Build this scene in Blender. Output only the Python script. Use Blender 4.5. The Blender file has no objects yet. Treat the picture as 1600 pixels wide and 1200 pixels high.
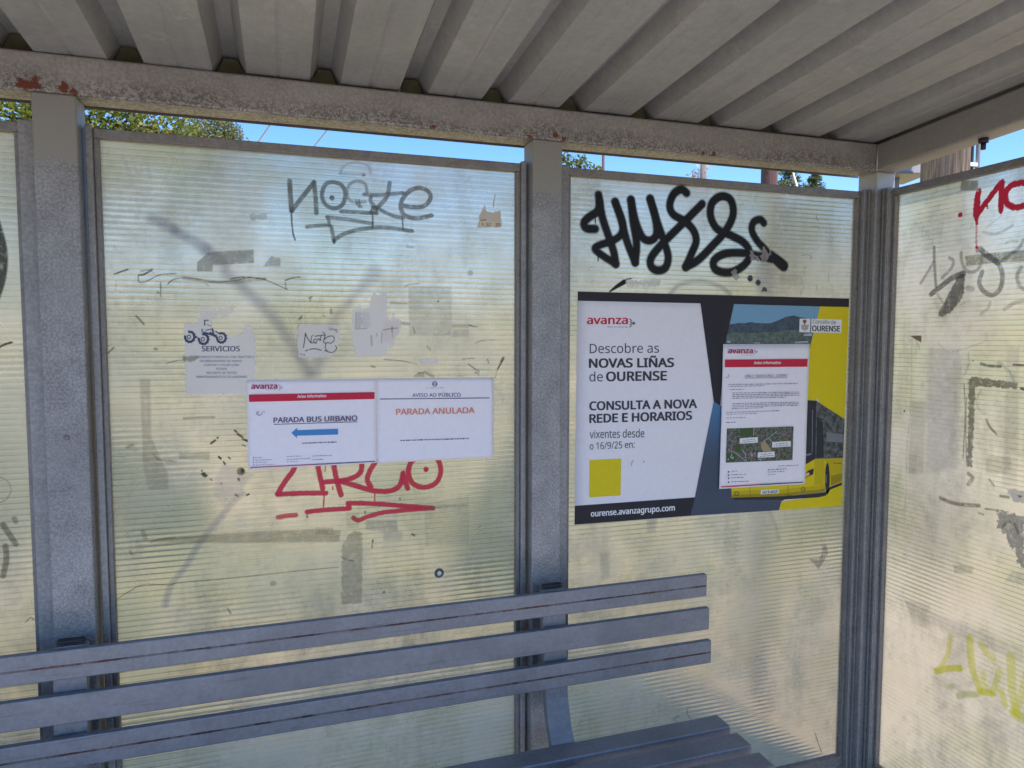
import bpy, bmesh, math, random
import numpy as np
from mathutils import Vector, Matrix

random.seed(7); rng = np.random.default_rng(7)
scene = bpy.context.scene
COL = scene.collection

# ------------------------------------------------------------------ camera
CAM = Vector((-1.7528, -1.7445, 1.42)); YAW, PITCH, ROLL, FPX = 0.3151, -0.0642, 0.0011, 1095.15
Fv = Vector((math.sin(YAW)*math.cos(PITCH), math.cos(YAW)*math.cos(PITCH), math.sin(PITCH)))
R0 = Vector((math.cos(YAW), -math.sin(YAW), 0)); U0 = R0.cross(Fv)
Rv = R0*math.cos(ROLL) + U0*math.sin(ROLL); Uv = -R0*math.sin(ROLL) + U0*math.cos(ROLL)
cd = bpy.data.cameras.new("camera"); cam = bpy.data.objects.new("camera", cd); COL.objects.link(cam)
cd.sensor_width = 36; cd.lens = FPX/1600*36; cd.clip_start = 0.02; cd.clip_end = 2000
m = Matrix((Rv, Uv, -Fv)).transposed().to_4x4(); m.translation = CAM; cam.matrix_world = m
scene.camera = cam

# ------------------------------------------------------------------ light
SUN_AZ = (0.33, -0.944); SUN_EL = math.radians(63)
w = bpy.data.worlds.new("World"); scene.world = w; w.use_nodes = True
nt = w.node_tree; bg = nt.nodes["Background"]; sky = nt.nodes.new("ShaderNodeTexSky")
sky.sky_type = 'NISHITA'; sky.sun_disc = False; sky.sun_elevation = SUN_EL
sky.sun_rotation = math.atan2(SUN_AZ[0], SUN_AZ[1]); sky.dust_density = 0.0; sky.ozone_density = 4.0; sky.air_density = 1.0
hs = nt.nodes.new("ShaderNodeHueSaturation"); hs.inputs["Saturation"].default_value = 1.24; hs.inputs["Value"].default_value = 0.95; nt.links.new(sky.outputs[0], hs.inputs["Color"]); nt.links.new(hs.outputs[0], bg.inputs[0]); bg.inputs[1].default_value = 0.15
sl = bpy.data.lights.new("sun", 'SUN'); sl.energy = 4.0; sl.angle = math.radians(0.5); sl.color = (1, .95, .86)
so = bpy.data.objects.new("sun", sl); COL.objects.link(so); so.location = (6, -8, 12)
sd = Vector((SUN_AZ[0]*math.cos(SUN_EL), SUN_AZ[1]*math.cos(SUN_EL), math.sin(SUN_EL)))
so.rotation_euler = sd.to_track_quat('Z', 'Y').to_euler()
scene.view_settings.view_transform = 'Standard'; scene.view_settings.look = 'None'
scene.view_settings.exposure = 0.95; scene.view_settings.gamma = 1.0
scene.view_settings.use_white_balance = True; scene.view_settings.white_balance_temperature = 6500; scene.view_settings.white_balance_tint = 20
scene.render.engine = 'CYCLES'
scene.cycles.max_bounces = 14; scene.cycles.transmission_bounces = 10; scene.cycles.transparent_max_bounces = 16
scene.cycles.diffuse_bounces = 5; scene.cycles.sample_clamp_indirect = 6
scene.cycles.caustics_reflective = False; scene.cycles.use_denoising = True

# ------------------------------------------------------------------ from a pixel of the photograph to a point of the place
def ray(px, py):
    return Rv*((px-800)/FPX) - Uv*((py-600)/FPX) + Fv
def rear(px, py, y=0.0):
    d = ray(px, py); t = (y-CAM.y)/d.y; return CAM + d*t
def side(px, py, x=0.0):
    d = ray(px, py); t = (x-CAM.x)/d.x; return CAM + d*t
def far(px, py, dist):
    return CAM + ray(px, py).normalized()*dist

# ------------------------------------------------------------------ helpers
def tag(o, label=None, cat=None, group=None, kind=None):
    if label: o['label'] = label
    if cat: o['category'] = cat
    if group: o['group'] = group
    if kind: o['kind'] = kind
    return o
def empty(name, loc, label, cat, group=None):
    o = bpy.data.objects.new(name, None); o.empty_display_size = .1; COL.objects.link(o); o.location = loc
    return tag(o, label, cat, group)
def link(name, me, mat, parent=None, smooth=False):
    o = bpy.data.objects.new(name, me); COL.objects.link(o)
    for mm in (mat if isinstance(mat, (list, tuple)) else [mat]):
        if mm: me.materials.append(mm)
    if parent:
        o.parent = parent
        L = Vector((0, 0, 0)); q = parent
        while q: L += q.location; q = q.parent
        o.location = -L                        # mesh data are written in world coordinates
    if smooth:
        for p in me.polygons: p.use_smooth = True
    return o
class MB:
    def __init__(s): s.bm = bmesh.new()
    def box(s, x0, x1, y0, y1, z0, z1, bev=0.0, mi=0):
        b = bmesh.new()
        vs = [b.verts.new((x, y, z)) for x in (x0, x1) for y in (y0, y1) for z in (z0, z1)]
        for f in ((0,1,3,2),(4,6,7,5),(0,4,5,1),(2,3,7,6),(0,2,6,4),(1,5,7,3)): b.faces.new([vs[i] for i in f])
        s._add(b, bev, mi); return s
    def hexa(s, pts, bev=0.0, mi=0):           # bottom four then top four
        b = bmesh.new(); vs = [b.verts.new(p) for p in pts]
        for f in ((3,2,1,0),(4,5,6,7),(0,1,5,4),(1,2,6,5),(2,3,7,6),(3,0,4,7)): b.faces.new([vs[i] for i in f])
        s._add(b, bev, mi); return s
    def _add(s, b, bev, mi):
        bmesh.ops.recalc_face_normals(b, faces=b.faces[:])
        if bev: bmesh.ops.bevel(b, geom=b.edges[:], offset=bev, segments=2, profile=.5, affect='EDGES')
        t = bpy.data.meshes.new("t"); 
        for f in b.faces: f.material_index = mi
        b.to_mesh(t); b.free(); s.bm.from_mesh(t); bpy.data.meshes.remove(t)
    def prism(s, prof, x0, x1):                # profile in (y, z) swept along x
        b = bmesh.new(); A = [b.verts.new((x0, y, z)) for y, z in prof]; B = [b.verts.new((x1, y, z)) for y, z in prof]
        n = len(prof); b.faces.new(A); b.faces.new(B[::-1])
        for i in range(n): b.faces.new((A[i], B[i], B[(i+1) % n], A[(i+1) % n]))
        s._add(b, 0, 0); return s
    def tube(s, pts, radii, n=10, cap=True):
        pts = [Vector(p) for p in pts]; rings = []
        if not hasattr(radii, '__len__'): radii = [radii]*len(pts)
        for i, p in enumerate(pts):
            d = (pts[min(i+1, len(pts)-1)] - pts[max(i-1, 0)]).normalized()
            a = d.cross(Vector((0, 0, 1)) if abs(d.z) < .9 else Vector((1, 0, 0))).normalized(); c = d.cross(a)
            rings.append([s.bm.verts.new(p + (a*math.cos(k*2*math.pi/n) + c*math.sin(k*2*math.pi/n))*radii[i]) for k in range(n)])
        for i in range(len(pts)-1):
            for k in range(n):
                f = s.bm.faces.new((rings[i][k], rings[i][(k+1) % n], rings[i+1][(k+1) % n], rings[i+1][k])); f.smooth = True
        if cap: s.bm.faces.new(rings[0][::-1]); s.bm.faces.new(rings[-1])
        return s
    def build(s, name, mat, parent=None):
        me = bpy.data.meshes.new(name); s.bm.to_mesh(me); s.bm.free(); return link(name, me, mat, parent)

# ------------------------------------------------------------------ materials
def mat(name):
    mm = bpy.data.materials.new(name); mm.use_nodes = True; t = mm.node_tree
    return mm, t, t.nodes["Principled BSDF"], t.nodes["Material Output"]
def N(t, typ, **kw):
    n = t.nodes.new(typ)
    for k, v in kw.items():
        if k.startswith('i_'): n.inputs[k[2:].replace('_', ' ')].default_value = v
        else: setattr(n, k, v)
    return n
def rampnode(t, stops):
    n = t.nodes.new("ShaderNodeValToRGB"); e = n.color_ramp.elements
    e[0].position, e[0].color = stops[0][0], (*stops[0][1], 1); e[1].position, e[1].color = stops[1][0], (*stops[1][1], 1)
    for p, c in stops[2:]:
        q = e.new(p); q.color = (*c, 1)
    return n
def mixc(t, fac, a, b, mode='MIX'):
    n = t.nodes.new("ShaderNodeMix"); n.data_type = 'RGBA'; n.blend_type = mode
    for i, v in ((0, fac), (6, a), (7, b)):
        if hasattr(v, 'is_linked') or isinstance(v, bpy.types.NodeSocket): t.links.new(v, n.inputs[i])
        else: n.inputs[i].default_value = v if i == 0 else (*v, 1)
    return n.outputs[2]
def math_(t, op, a, b=0.0, c=0.0, clamp=False):
    n = t.nodes.new("ShaderNodeMath"); n.operation = op; n.use_clamp = clamp
    for i, v in enumerate((a, b, c)):
        if isinstance(v, bpy.types.NodeSocket): t.links.new(v, n.inputs[i])
        else: n.inputs[i].default_value = v
    return n.outputs[0]
def noise(t, vec, scale, detail=4, rough=.55, out=0):
    n = t.nodes.new("ShaderNodeTexNoise"); n.inputs["Scale"].default_value = scale; n.inputs["Detail"].default_value = detail
    n.inputs["Roughness"].default_value = rough; t.links.new(vec, n.inputs["Vector"]); return n.outputs[out]
def wpos(t):
    return t.nodes.new("ShaderNodeNewGeometry").outputs["Position"]
def smooth01(t, v, a, b):
    n = t.nodes.new("ShaderNodeMapRange"); n.interpolation_type = 'SMOOTHSTEP'
    n.inputs[1].default_value = a; n.inputs[2].default_value = b; t.links.new(v, n.inputs[0]); return n.outputs[0]

def galvanised(name, dark, light, rough=.55, metal=.35, speck=170, rust=(), plain_above=None, plain=(.3,.28,.25), blotch=.0, grime=0, streak=0):
    """zinc with fine spangle, grime in large patches, optional rust round given points"""
    mm, t, b, o = mat(name); P = wpos(t)
    s1 = noise(t, P, speck, 3, .7); s2 = noise(t, P, 14, 5, .6); s3 = noise(t, P, 3.5, 3)
    f = math_(t, 'ADD', math_(t, 'MULTIPLY', smooth01(t, s1, .36, .66), .6), math_(t, 'MULTIPLY', smooth01(t, s2, .3, .7), .4))
    c = mixc(t, f, dark, light)
    c = mixc(t, math_(t, 'MULTIPLY', smooth01(t, s3, .5, .75), .35), c, tuple(x*.62 for x in dark))
    if plain_above is not None:
        sx = t.nodes.new("ShaderNodeSeparateXYZ"); t.links.new(P, sx.inputs[0])
        zz = math_(t, 'ADD', sx.outputs[2], math_(t, 'MULTIPLY', math_(t, 'SUBTRACT', s2, .5), .08))
        c = mixc(t, smooth01(t, zz, plain_above-.015, plain_above+.015), c, plain)
    if grime:
        s4 = noise(t, P, 5, 3, .6); s5 = noise(t, P, 190, 4, .75); s6 = noise(t, P, 60, 4, .7)
        sx = t.nodes.new("ShaderNodeSeparateXYZ"); t.links.new(P, sx.inputs[0])
        low = smooth01(t, math_(t, 'ADD', sx.outputs[2], math_(t, 'MULTIPLY', math_(t, 'SUBTRACT', s4, .5), .10)), Z_BL+.055, Z_BL+.008)
        k = math_(t, 'MULTIPLY', smooth01(t, math_(t, 'ADD', s5, math_(t, 'MULTIPLY', s6, .35)), .62, .72), math_(t, 'ADD', .18, math_(t, 'MULTIPLY', low, .8)))
        c = mixc(t, math_(t, 'MULTIPLY', k, grime), c, (.10, .09, .085))
    if streak:                                      # water marks that run with the ribs
        mp = N(t, "ShaderNodeMapping"); mp.inputs["Scale"].default_value = (1, .07, .3); t.links.new(P, mp.inputs[0])
        w1 = noise(t, mp.outputs[0], 26, 5, .65); w2 = noise(t, mp.outputs[0], 70, 4, .7)
        c = mixc(t, math_(t, 'MULTIPLY', smooth01(t, w1, .52, .72), streak*.6), c, (.56, .53, .49))
        c = mixc(t, math_(t, 'MULTIPLY', smooth01(t, w2, .55, .75), streak*.55), c, (.24, .225, .20))
    if blotch:
        s4 = noise(t, P, 9, 2, .5); s5 = noise(t, P, 60, 4, .7)
        k = math_(t, 'MULTIPLY', math_(t, 'MULTIPLY', smooth01(t, s4, .60, .70), smooth01(t, s5, .46, .62)), blotch)
        c = mixc(t, k, c, (.52, .5, .46))
    for p, r in rust:
        v = t.nodes.new("ShaderNodeVectorMath"); v.operation = 'DISTANCE'; t.links.new(P, v.inputs[0]); v.inputs[1].default_value = p
        n_ = noise(t, P, 110, 6, .75)
        k = math_(t, 'ADD', math_(t, 'DIVIDE', v.outputs["Value"], r), math_(t, 'MULTIPLY', math_(t, 'SUBTRACT', n_, .5), 4.2))
        k = smooth01(t, k, 1.0, .8)
        c = mixc(t, k, c, (.17, .05, .03))
    t.links.new(c, b.inputs["Base Color"]); b.inputs["Metallic"].default_value = metal
    rr = math_(t, 'ADD', math_(t, 'MULTIPLY', s1, .25), rough-.12); t.links.new(rr, b.inputs["Roughness"])
    bp = N(t, "ShaderNodeBump", i_Strength=.12, i_Distance=.002); t.links.new(s1, bp.inputs["Height"]); t.links.new(bp.outputs[0], b.inputs["Normal"])
    return mm
def plainmat(name, col, rough=.7, metal=0.0, var=.12, scale=25, spec=.3):
    mm, t, b, o = mat(name); P = wpos(t); s = noise(t, P, scale, 4)
    t.links.new(mixc(t, s, tuple(x*(1-var) for x in col), tuple(min(1, x*(1+var)) for x in col)), b.inputs["Base Color"])
    b.inputs["Roughness"].default_value = rough; b.inputs["Metallic"].default_value = metal; b.inputs["Specular IOR Level"].default_value = spec
    return mm

Y_F, Y_B = -.0495, .0222                    # front and rear face of posts and rear beam
Z_BL, Z_BT, SLOPE = 1.923, 2.0037, .0583
Z_PT = 1.8695                                # top of the panel frames
M = {}
def ru(px, py, r): q = rear(px, py, Y_F); return ((q.x, q.y, q.z), r)
rust_pts = [ru(40, 131, .014), ru(54, 130, .013), ru(100, 137, .012), ru(114, 143, .009), ru(676, 199, .006), ru(782, 213, .005), ru(828, 214, .006), ru(868, 212, .008), ru(880, 217, .006), ru(1115, 241, .008), ru(1098, 240, .006)]
M['beam'] = galvanised('beam_zinc', (.30, .285, .265), (.48, .455, .425), rust=rust_pts, speck=120, grime=.75)
M['side_beam'] = galvanised('side_beam_zinc', (.31, .295, .27), (.37, .355, .325), speck=90)
M['post'] = galvanised('post_zinc', (.185, .18, .182), (.43, .42, .42), speck=200, rust=rust_pts[:4], plain_above=1.79, plain=(.31, .295, .27))
M['corner_post'] = galvanised('corner_post_zinc', (.24, .235, .23), (.37, .36, .355), speck=110, plain_above=1.865, plain=(.40, .385, .36))
M['rail'] = galvanised('rail_aluminium', (.20, .185, .18), (.31, .29, .28), speck=110, rough=.6)
M['rail2'] = galvanised('channel_zinc', (.225, .22, .22), (.38, .37, .365), speck=130)
M['roof'] = galvanised('roof_deck_zinc', (.39, .38, .36), (.485, .475, .45), speck=60, rough=.5, metal=.45, blotch=.8, streak=.5)
M['slat'] = galvanised('slat_zinc', (.215, .218, .24), (.29, .292, .315), speck=95, rough=.5, metal=.4)
M['bracket'] = galvanised('bracket_zinc', (.17, .17, .185), (.25, .25, .27), speck=80)
M['dark'] = plainmat('hollow_shade', (.03, .03, .035), .7)
M['bolt'] = plainmat('bolt_steel', (.05, .045, .05), .5, .5)
M['concrete'] = plainmat('concrete', (.42, .41, .38), .9, 0, .25, 12)

# ---- twin-wall polycarbonate, old and yellowed
FL = .013
def panel_mats(name, axis):
    # inner face: rough clear skin with grime
    def stripes(t, P):
        sx = t.nodes.new("ShaderNodeSeparateXYZ"); t.links.new(P, sx.inputs[0]); z = sx.outputs[2]
        u = math_(t, 'FRACT', math_(t, 'DIVIDE', z, FL))
        a = math_(t, 'ABSOLUTE', math_(t, 'SUBTRACT', u, .5))          # 0.5 at the web, 0 between webs
        return smooth01(t, a, .36, .49), a, sx
    mi, t, b, o = mat(name + '_inner_skin'); P = wpos(t); web, a, sx = stripes(t, P)
    big = noise(t, P, 2.3, 4, .6); mid = noise(t, P, 9, 5, .65); fine = noise(t, P, 70, 4, .6)
    vn = noise(t, P, 2.6, 5, .62); v2 = noise(t, P, 26, 3, .6)
    vis = math_(t, 'ADD', .14, math_(t, 'MULTIPLY', smooth01(t, math_(t, 'ADD', math_(t, 'MULTIPLY', vn, .75), math_(t, 'MULTIPLY', v2, .25)), .40, .62), .86))
    wv = math_(t, 'MULTIPLY', web, vis)
    col = mixc(t, math_(t, 'MULTIPLY', wv, .66), (.98, .97, .93), (.30, .30, .27))
    col = mixc(t, math_(t, 'MULTIPLY', smooth01(t, mid, .5, .8), .25), col, (.62, .6, .5))
    rf = N(t, "ShaderNodeBsdfRefraction"); rf.inputs["IOR"].default_value = 1.4; t.links.new(col, rf.inputs["Color"])
    t.links.new(math_(t, 'ADD', .20, math_(t, 'MULTIPLY', smooth01(t, big, .35, .7), .22)), rf.inputs["Roughness"])
    hgt = math_(t, 'MULTIPLY', math_(t, 'COSINE', math_(t, 'MULTIPLY', a, 6.283)), .5)
    bp = N(t, "ShaderNodeBump", i_Strength=.35, i_Distance=.0016); t.links.new(math_(t, 'MULTIPLY', vis, .32), bp.inputs["Strength"]); t.links.new(hgt, bp.inputs["Height"]); t.links.new(bp.outputs[0], rf.inputs["Normal"])
    mv = N(t, "ShaderNodeMapping"); mv.inputs["Scale"].default_value = (1, 1, .16); t.links.new(P, mv.inputs[0])
    g1 = noise(t, mv.outputs[0], 11, 5, .65); g2 = noise(t, P, 3.7, 6, .68); g3 = noise(t, P, 38, 4, .7)
    gr = smooth01(t, math_(t, 'ADD', math_(t, 'ADD', math_(t, 'MULTIPLY', g1, .3), math_(t, 'MULTIPLY', g2, .5)), math_(t, 'MULTIPLY', g3, .2)), .46, .62)
    dc = mixc(t, gr, (.60, .53, .42), (.34, .33, .24)); dc = mixc(t, math_(t, 'MULTIPLY', smooth01(t, g3, .60, .72), .55), dc, (.20, .18, .12))
    df = N(t, "ShaderNodeBsdfDiffuse"); t.links.new(mixc(t, wv, dc, (.30, .27, .22)), df.inputs["Color"])
    gl = N(t, "ShaderNodeBsdfGlossy"); gl.inputs["Roughness"].default_value = .28; gl.inputs["Color"].default_value = (.9, .9, .9, 1)
    t.links.new(bp.outputs[0], gl.inputs["Normal"])
    m1 = N(t, "ShaderNodeMixShader"); t.links.new(rf.outputs[0], m1.inputs[1]); t.links.new(df.outputs[0], m1.inputs[2])
    t.links.new(math_(t, 'ADD', math_(t, 'ADD', .14, math_(t, 'MULTIPLY', gr, .30)), math_(t, 'MULTIPLY', smooth01(t, math_(t, 'ADD', math_(t, 'MULTIPLY', big, .6), math_(t, 'MULTIPLY', fine, .4)), .4, .75), .16)), m1.inputs[0])
    m2 = N(t, "ShaderNodeMixShader"); m2.inputs[0].default_value = .05
    t.links.new(m1.outputs[0], m2.inputs[1]); t.links.new(gl.outputs[0], m2.inputs[2]); t.links.new(m2.outputs[0], o.inputs[0])
    # outer face: weathered, scattering
    mo, t, b, o = mat(name + '_outer_skin'); P = wpos(t); web, a, sx = stripes(t, P)
    big = noise(t, P, 1.7, 4, .6); mid = noise(t, P, 11, 4)
    rf = N(t, "ShaderNodeBsdfRefraction"); rf.inputs["IOR"].default_value = 1.4; rf.inputs["Roughness"].default_value = .16
    rf.inputs["Color"].default_value = (.97, .95, .89, 1)
    bp = N(t, "ShaderNodeBump", i_Strength=.20, i_Distance=.002); t.links.new(math_(t, 'COSINE', math_(t, 'MULTIPLY', a, 6.283)), bp.inputs["Height"]); t.links.new(bp.outputs[0], rf.inputs["Normal"])
    tr = N(t, "ShaderNodeBsdfTranslucent"); oc = mixc(t, smooth01(t, mid, .35, .7), (.86, .82, .66), (.75, .70, .53)); t.links.new(mixc(t, math_(t, 'MULTIPLY', smooth01(t, noise(t, P, 2.6, 5, .6), .44, .64), .7), oc, (.62, .66, .38)), tr.inputs["Color"])
    m1 = N(t, "ShaderNodeMixShader"); t.links.new(rf.outputs[0], m1.inputs[1]); t.links.new(tr.outputs[0], m1.inputs[2])
    t.links.new(math_(t, 'ADD', .48, math_(t, 'MULTIPLY', smooth01(t, math_(t, 'ADD', math_(t, 'MULTIPLY', big, .7), math_(t, 'MULTIPLY', mid, .3)), .36, .62), .34)), m1.inputs[0])
    t.links.new(m1.outputs[0], o.inputs[0])
    return [mi, mo]
M['pc'] = panel_mats('polycarbonate', 0)

# ---- thin films (paint, paper, tape): vertex colour + alpha
def film_mat(name, rough=.6, spec=.3, nz=0.0, thru=.3):
    mm, t, b, o = mat(name); at = N(t, "ShaderNodeAttribute", attribute_name='col'); P = wpos(t)
    n_ = noise(t, P, 140, 4, .6)
    c = mixc(t, .18, at.outputs["Color"], mixc(t, n_, (.0, .0, .0), (1, 1, 1)), 'SOFT_LIGHT')
    t.links.new(c, b.inputs["Base Color"]); b.inputs["Roughness"].default_value = rough; b.inputs["Specular IOR Level"].default_value = spec
    al = at.outputs["Alpha"]
    if nz: al = math_(t, 'MULTIPLY', al, math_(t, 'SUBTRACT', 1.0, math_(t, 'MULTIPLY', smooth01(t, noise(t, P, 55, 5, .7), .45, .75), nz)))
    tl = N(t, "ShaderNodeBsdfTranslucent"); t.links.new(c, tl.inputs[0]); m1 = N(t, "ShaderNodeMixShader"); m1.inputs[0].default_value = thru
    t.links.new(b.outputs[0], m1.inputs[1]); t.links.new(tl.outputs[0], m1.inputs[2])
    tp = N(t, "ShaderNodeBsdfTransparent"); m2 = N(t, "ShaderNodeMixShader"); t.links.new(al, m2.inputs[0]); t.links.new(tp.outputs[0], m2.inputs[1]); t.links.new(m1.outputs[0], m2.inputs[2]); t.links.new(m2.outputs[0], o.inputs[0])
    return mm
M['spray'] = film_mat('spray_paint', .55, .35, 0, .25)
M['marker'] = film_mat('marker_ink', .5, .3, .5, .5)
M['residue'] = film_mat('tape_residue', .6, .3, .6, .5)
M['tornpaper'] = film_mat('old_paper', .85, .1, 0, .35)

def vnoise(u, v, f):                                       # value noise, 0..1
    x, y = u*f, v*f; xi, yi = np.floor(x).astype(int), np.floor(y).astype(int); fx, fy = x-xi, y-yi
    fx, fy = fx*fx*(3-2*fx), fy*fy*(3-2*fy)
    h = lambda a, b: np.modf(np.abs(np.sin(a*127.1+b*311.7)*43758.5453))[0]
    return (h(xi,yi)*(1-fx)+h(xi+1,yi)*fx)*(1-fy) + (h(xi,yi+1)*(1-fx)+h(xi+1,yi+1)*fx)*fy
def spline(pts, n=8):
    if len(pts) < 3: return pts
    out = []
    for i in range(len(pts)-1):
        p0, p1, p2, p3 = pts[max(i-1,0)], pts[i], pts[i+1], pts[min(i+2,len(pts)-1)]
        for k in range(n):
            t = k/n
            out.append(tuple(.5*((2*b)+(-a+c)*t+(2*a-5*b+4*c-d)*t*t+(-a+3*b-3*c+d)*t**3) for a,b,c,d in zip(p0,p1,p2,p3)))
    return out + [pts[-1]]
REAR, SIDE = 0, 1
def to_uv(plane, q):
    p = rear(*q) if plane == REAR else side(*q); return (p.x, p.z) if plane == REAR else (-p.y, p.z)
def px_m(plane, q):                                        # metres per photo pixel at a spot
    a = to_uv(plane, (q[0], q[1]-5)); b = to_uv(plane, (q[0], q[1]+5)); return abs(a[1]-b[1])/10
def S(pts, wd, col, alpha=1.0, soft=.5, curve=True): return ('s', pts, wd, col, alpha, soft, curve)
def G(pts, col, alpha=1.0, soft=.5, jag=0.0): return ('g', pts, 0, col, alpha, soft, jag)
def C(c, r, col, alpha=1.0, soft=.5): return ('s', [c, (c[0]+.01, c[1])], 2*r, col, alpha, soft, False)
def film(name, plane, shapes, material, parent, off=.0008, h=.0016, wob=0.0, thick=0):
    """rasterise strokes / patches given in photo pixels on the wall plane and keep the covered cells"""
    items = []
    for k, pts, wd, col, al, soft, extra in shapes:
        if k == 's' and extra and len(pts) > 2: pts = spline(pts)
        uv = np.array([to_uv(plane, q[:2]) for q in pts]); sc = px_m(plane, pts[len(pts)//2][:2])
        items.append((k, uv, wd*sc if not (k=='s' and len(pts[0])>2) else np.array([q[2] for q in pts])*sc, col, al, max(soft*sc, .0006), extra))
    lo = np.min([i[1].min(0) - np.max(i[2])/2 - i[5]*2 - .004 for i in items], 0); hi = np.max([i[1].max(0) + np.max(i[2])/2 + i[5]*2 + .004 for i in items], 0)
    nu, nv = int((hi[0]-lo[0])/h)+2, int((hi[1]-lo[1])/h)+2
    u = lo[0] + np.arange(nu)*h; v = lo[1] + np.arange(nv)*h; Ug, Vg = np.meshgrid(u, v, indexing='ij')
    A = np.zeros((nu, nv)); Cc = np.zeros((nu, nv, 3))
    for k, uv, wd, col, al, soft, extra in items:
        pad = np.max(wd)/2 + soft*2 + .003
        i0, i1 = int(max(0,(uv[:,0].min()-pad-lo[0])/h)), int(min(nu,(uv[:,0].max()+pad-lo[0])/h+2)); j0, j1 = int(max(0,(uv[:,1].min()-pad-lo[1])/h)), int(min(nv,(uv[:,1].max()+pad-lo[1])/h+2))
        X, Y = Ug[i0:i1,j0:j1], Vg[i0:i1,j0:j1]
        D = np.full(X.shape, 9.0)                              # signed distance to the outline
        n = len(uv)
        for i in range(n-1 if k == 's' else n):
            a, b = uv[i], uv[(i+1) % n]; d = b-a; L = max(d@d, 1e-12)
            t = np.clip(((X-a[0])*d[0]+(Y-a[1])*d[1])/L, 0, 1); dd = np.hypot(X-a[0]-t*d[0], Y-a[1]-t*d[1])
            if k == 's':
                ww = wd if not hasattr(wd, '__len__') else wd[i]*(1-t)+wd[(i+1)]*t
                dd = dd - ww/2
            D = np.minimum(D, dd)
        if k == 'g':
            ins = np.zeros(X.shape, bool)
            for i in range(n):
                a, b = uv[i], uv[(i+1) % n]
                if a[1] == b[1]: continue
                c = ((a[1] > Y) != (b[1] > Y)) & (X < (b[0]-a[0])*(Y-a[1])/(b[1]-a[1]) + a[0]); ins ^= c
            D = np.where(ins, -D, D)
            if extra: D = D + (vnoise(X, Y, 160)-.5)*extra + (vnoise(X+3, Y, 420)-.5)*extra*.6
        elif wob: D = D + (vnoise(X, Y, 300)-.5)*wob
        cov = np.clip(.5 - D/(2*soft), 0, 1); cov = cov*cov*(3-2*cov)*al
        s = (A[i0:i1,j0:j1]*(1-cov) + cov); ss = np.maximum(s, 1e-6)
        Cc[i0:i1,j0:j1] = (Cc[i0:i1,j0:j1]*(A[i0:i1,j0:j1]*(1-cov)/ss)[...,None] + np.array(col)*(cov/ss)[...,None]); A[i0:i1,j0:j1] = s
    # spread colour under the faint rim so that it does not turn black
    cell = (np.maximum.reduce([A[:-1,:-1], A[1:,:-1], A[:-1,1:], A[1:,1:]]) > .012)
    use = np.zeros((nu, nv), bool)
    for di in (0,1):
        for dj in (0,1): use[di:nu-1+di, dj:nv-1+dj] |= cell
    base = items[0][3]; Cc[A < 1e-4] = base
    for _ in range(2):
        z = (A < 1e-4) & use
        for di, dj in ((1,0),(-1,0),(0,1),(0,-1)):
            r = np.roll(np.roll(Cc, di, 0), dj, 1); ra = np.roll(np.roll(A, di, 0), dj, 1); k_ = z & (ra > 1e-4); Cc[k_] = r[k_]
    idx = -np.ones((nu, nv), int); idx[use] = np.arange(use.sum())
    uu, vv = Ug[use], Vg[use]
    co = np.stack([uu, np.full_like(uu, -off), vv], 1) if plane == REAR else np.stack([np.full_like(uu, -off), -uu, vv], 1)
    ci, cj = np.nonzero(cell); q = np.stack([idx[ci,cj], idx[ci+1,cj], idx[ci+1,cj+1], idx[ci,cj+1]], 1)
    me = bpy.data.meshes.new(name); me.vertices.add(len(co)); me.vertices.foreach_set('co', co.ravel())
    me.loops.add(q.size); me.loops.foreach_set('vertex_index', q.ravel().astype(np.int32)); me.polygons.add(len(q))
    me.polygons.foreach_set('loop_start', np.arange(0, q.size, 4, dtype=np.int32)); me.update(calc_edges=True)
    at = me.attributes.new('col', 'FLOAT_COLOR', 'POINT')
    at.data.foreach_set('color', np.concatenate([Cc[use], A[use][:,None]], 1).astype(np.float32).ravel())
    return link(name, me, material, parent)
def X(ox, oy, sc, *pts): return [(ox+p[0]/sc, oy+p[1]/sc) + ((p[2]/sc,) if len(p) > 2 else ()) for p in pts]   # crop coordinates to photo pixels

# ================================================================== SETTING
def hgt(x, y):
    a = max(0, y-2.2); b = max(0, x-3.2)
    return 3.4*(1-math.exp(-(a/11)**1.6)) + 1.6*(1-math.exp(-(b/9)**1.5)) + 14*(1-math.exp(-(max(0, y-30)/120)**2)) 
xs_ = sorted(set([-400,-250,-150,-90,-60] + list(np.linspace(-40, 40, 81)) + [60,90,150,250,400])); ys_ = sorted(set([-400,-250,-150,-80,-40,-20,-10,-6] + list(np.linspace(-4, 40, 89)) + [50,65,90,130,180,250,330,420]))
vs = [(x, y, hgt(x, y) + (.05*math.sin(x*1.7+y*.9)*math.cos(y*1.3) if y > 1 else 0) - .02) for x in xs_ for y in ys_]; ny = len(ys_)
fs = [(i*ny+j, (i+1)*ny+j, (i+1)*ny+j+1, i*ny+j+1) for i in range(len(xs_)-1) for j in range(ny-1)]
gm, t, b, o = mat('meadow'); P = wpos(t)
c = mixc(t, smooth01(t, noise(t, P, .55, 5, .65), .38, .62), (.22, .21, .075), (.52, .41, .22))
c = mixc(t, math_(t, 'MULTIPLY', smooth01(t, noise(t, P, 7, 5, .7), .45, .7), .45), c, (.10, .115, .035))
sx = t.nodes.new("ShaderNodeSeparateXYZ"); t.links.new(P, sx.inputs[0])
yy = math_(t, 'ADD', sx.outputs[1], math_(t, 'MULTIPLY', math_(t, 'SUBTRACT', noise(t, P, 1.4, 4), .5), 1.6))
c = mixc(t, math_(t, 'MULTIPLY', smooth01(t, yy, 1.9, .9), .85), c, (.36, .275, .17))
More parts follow.
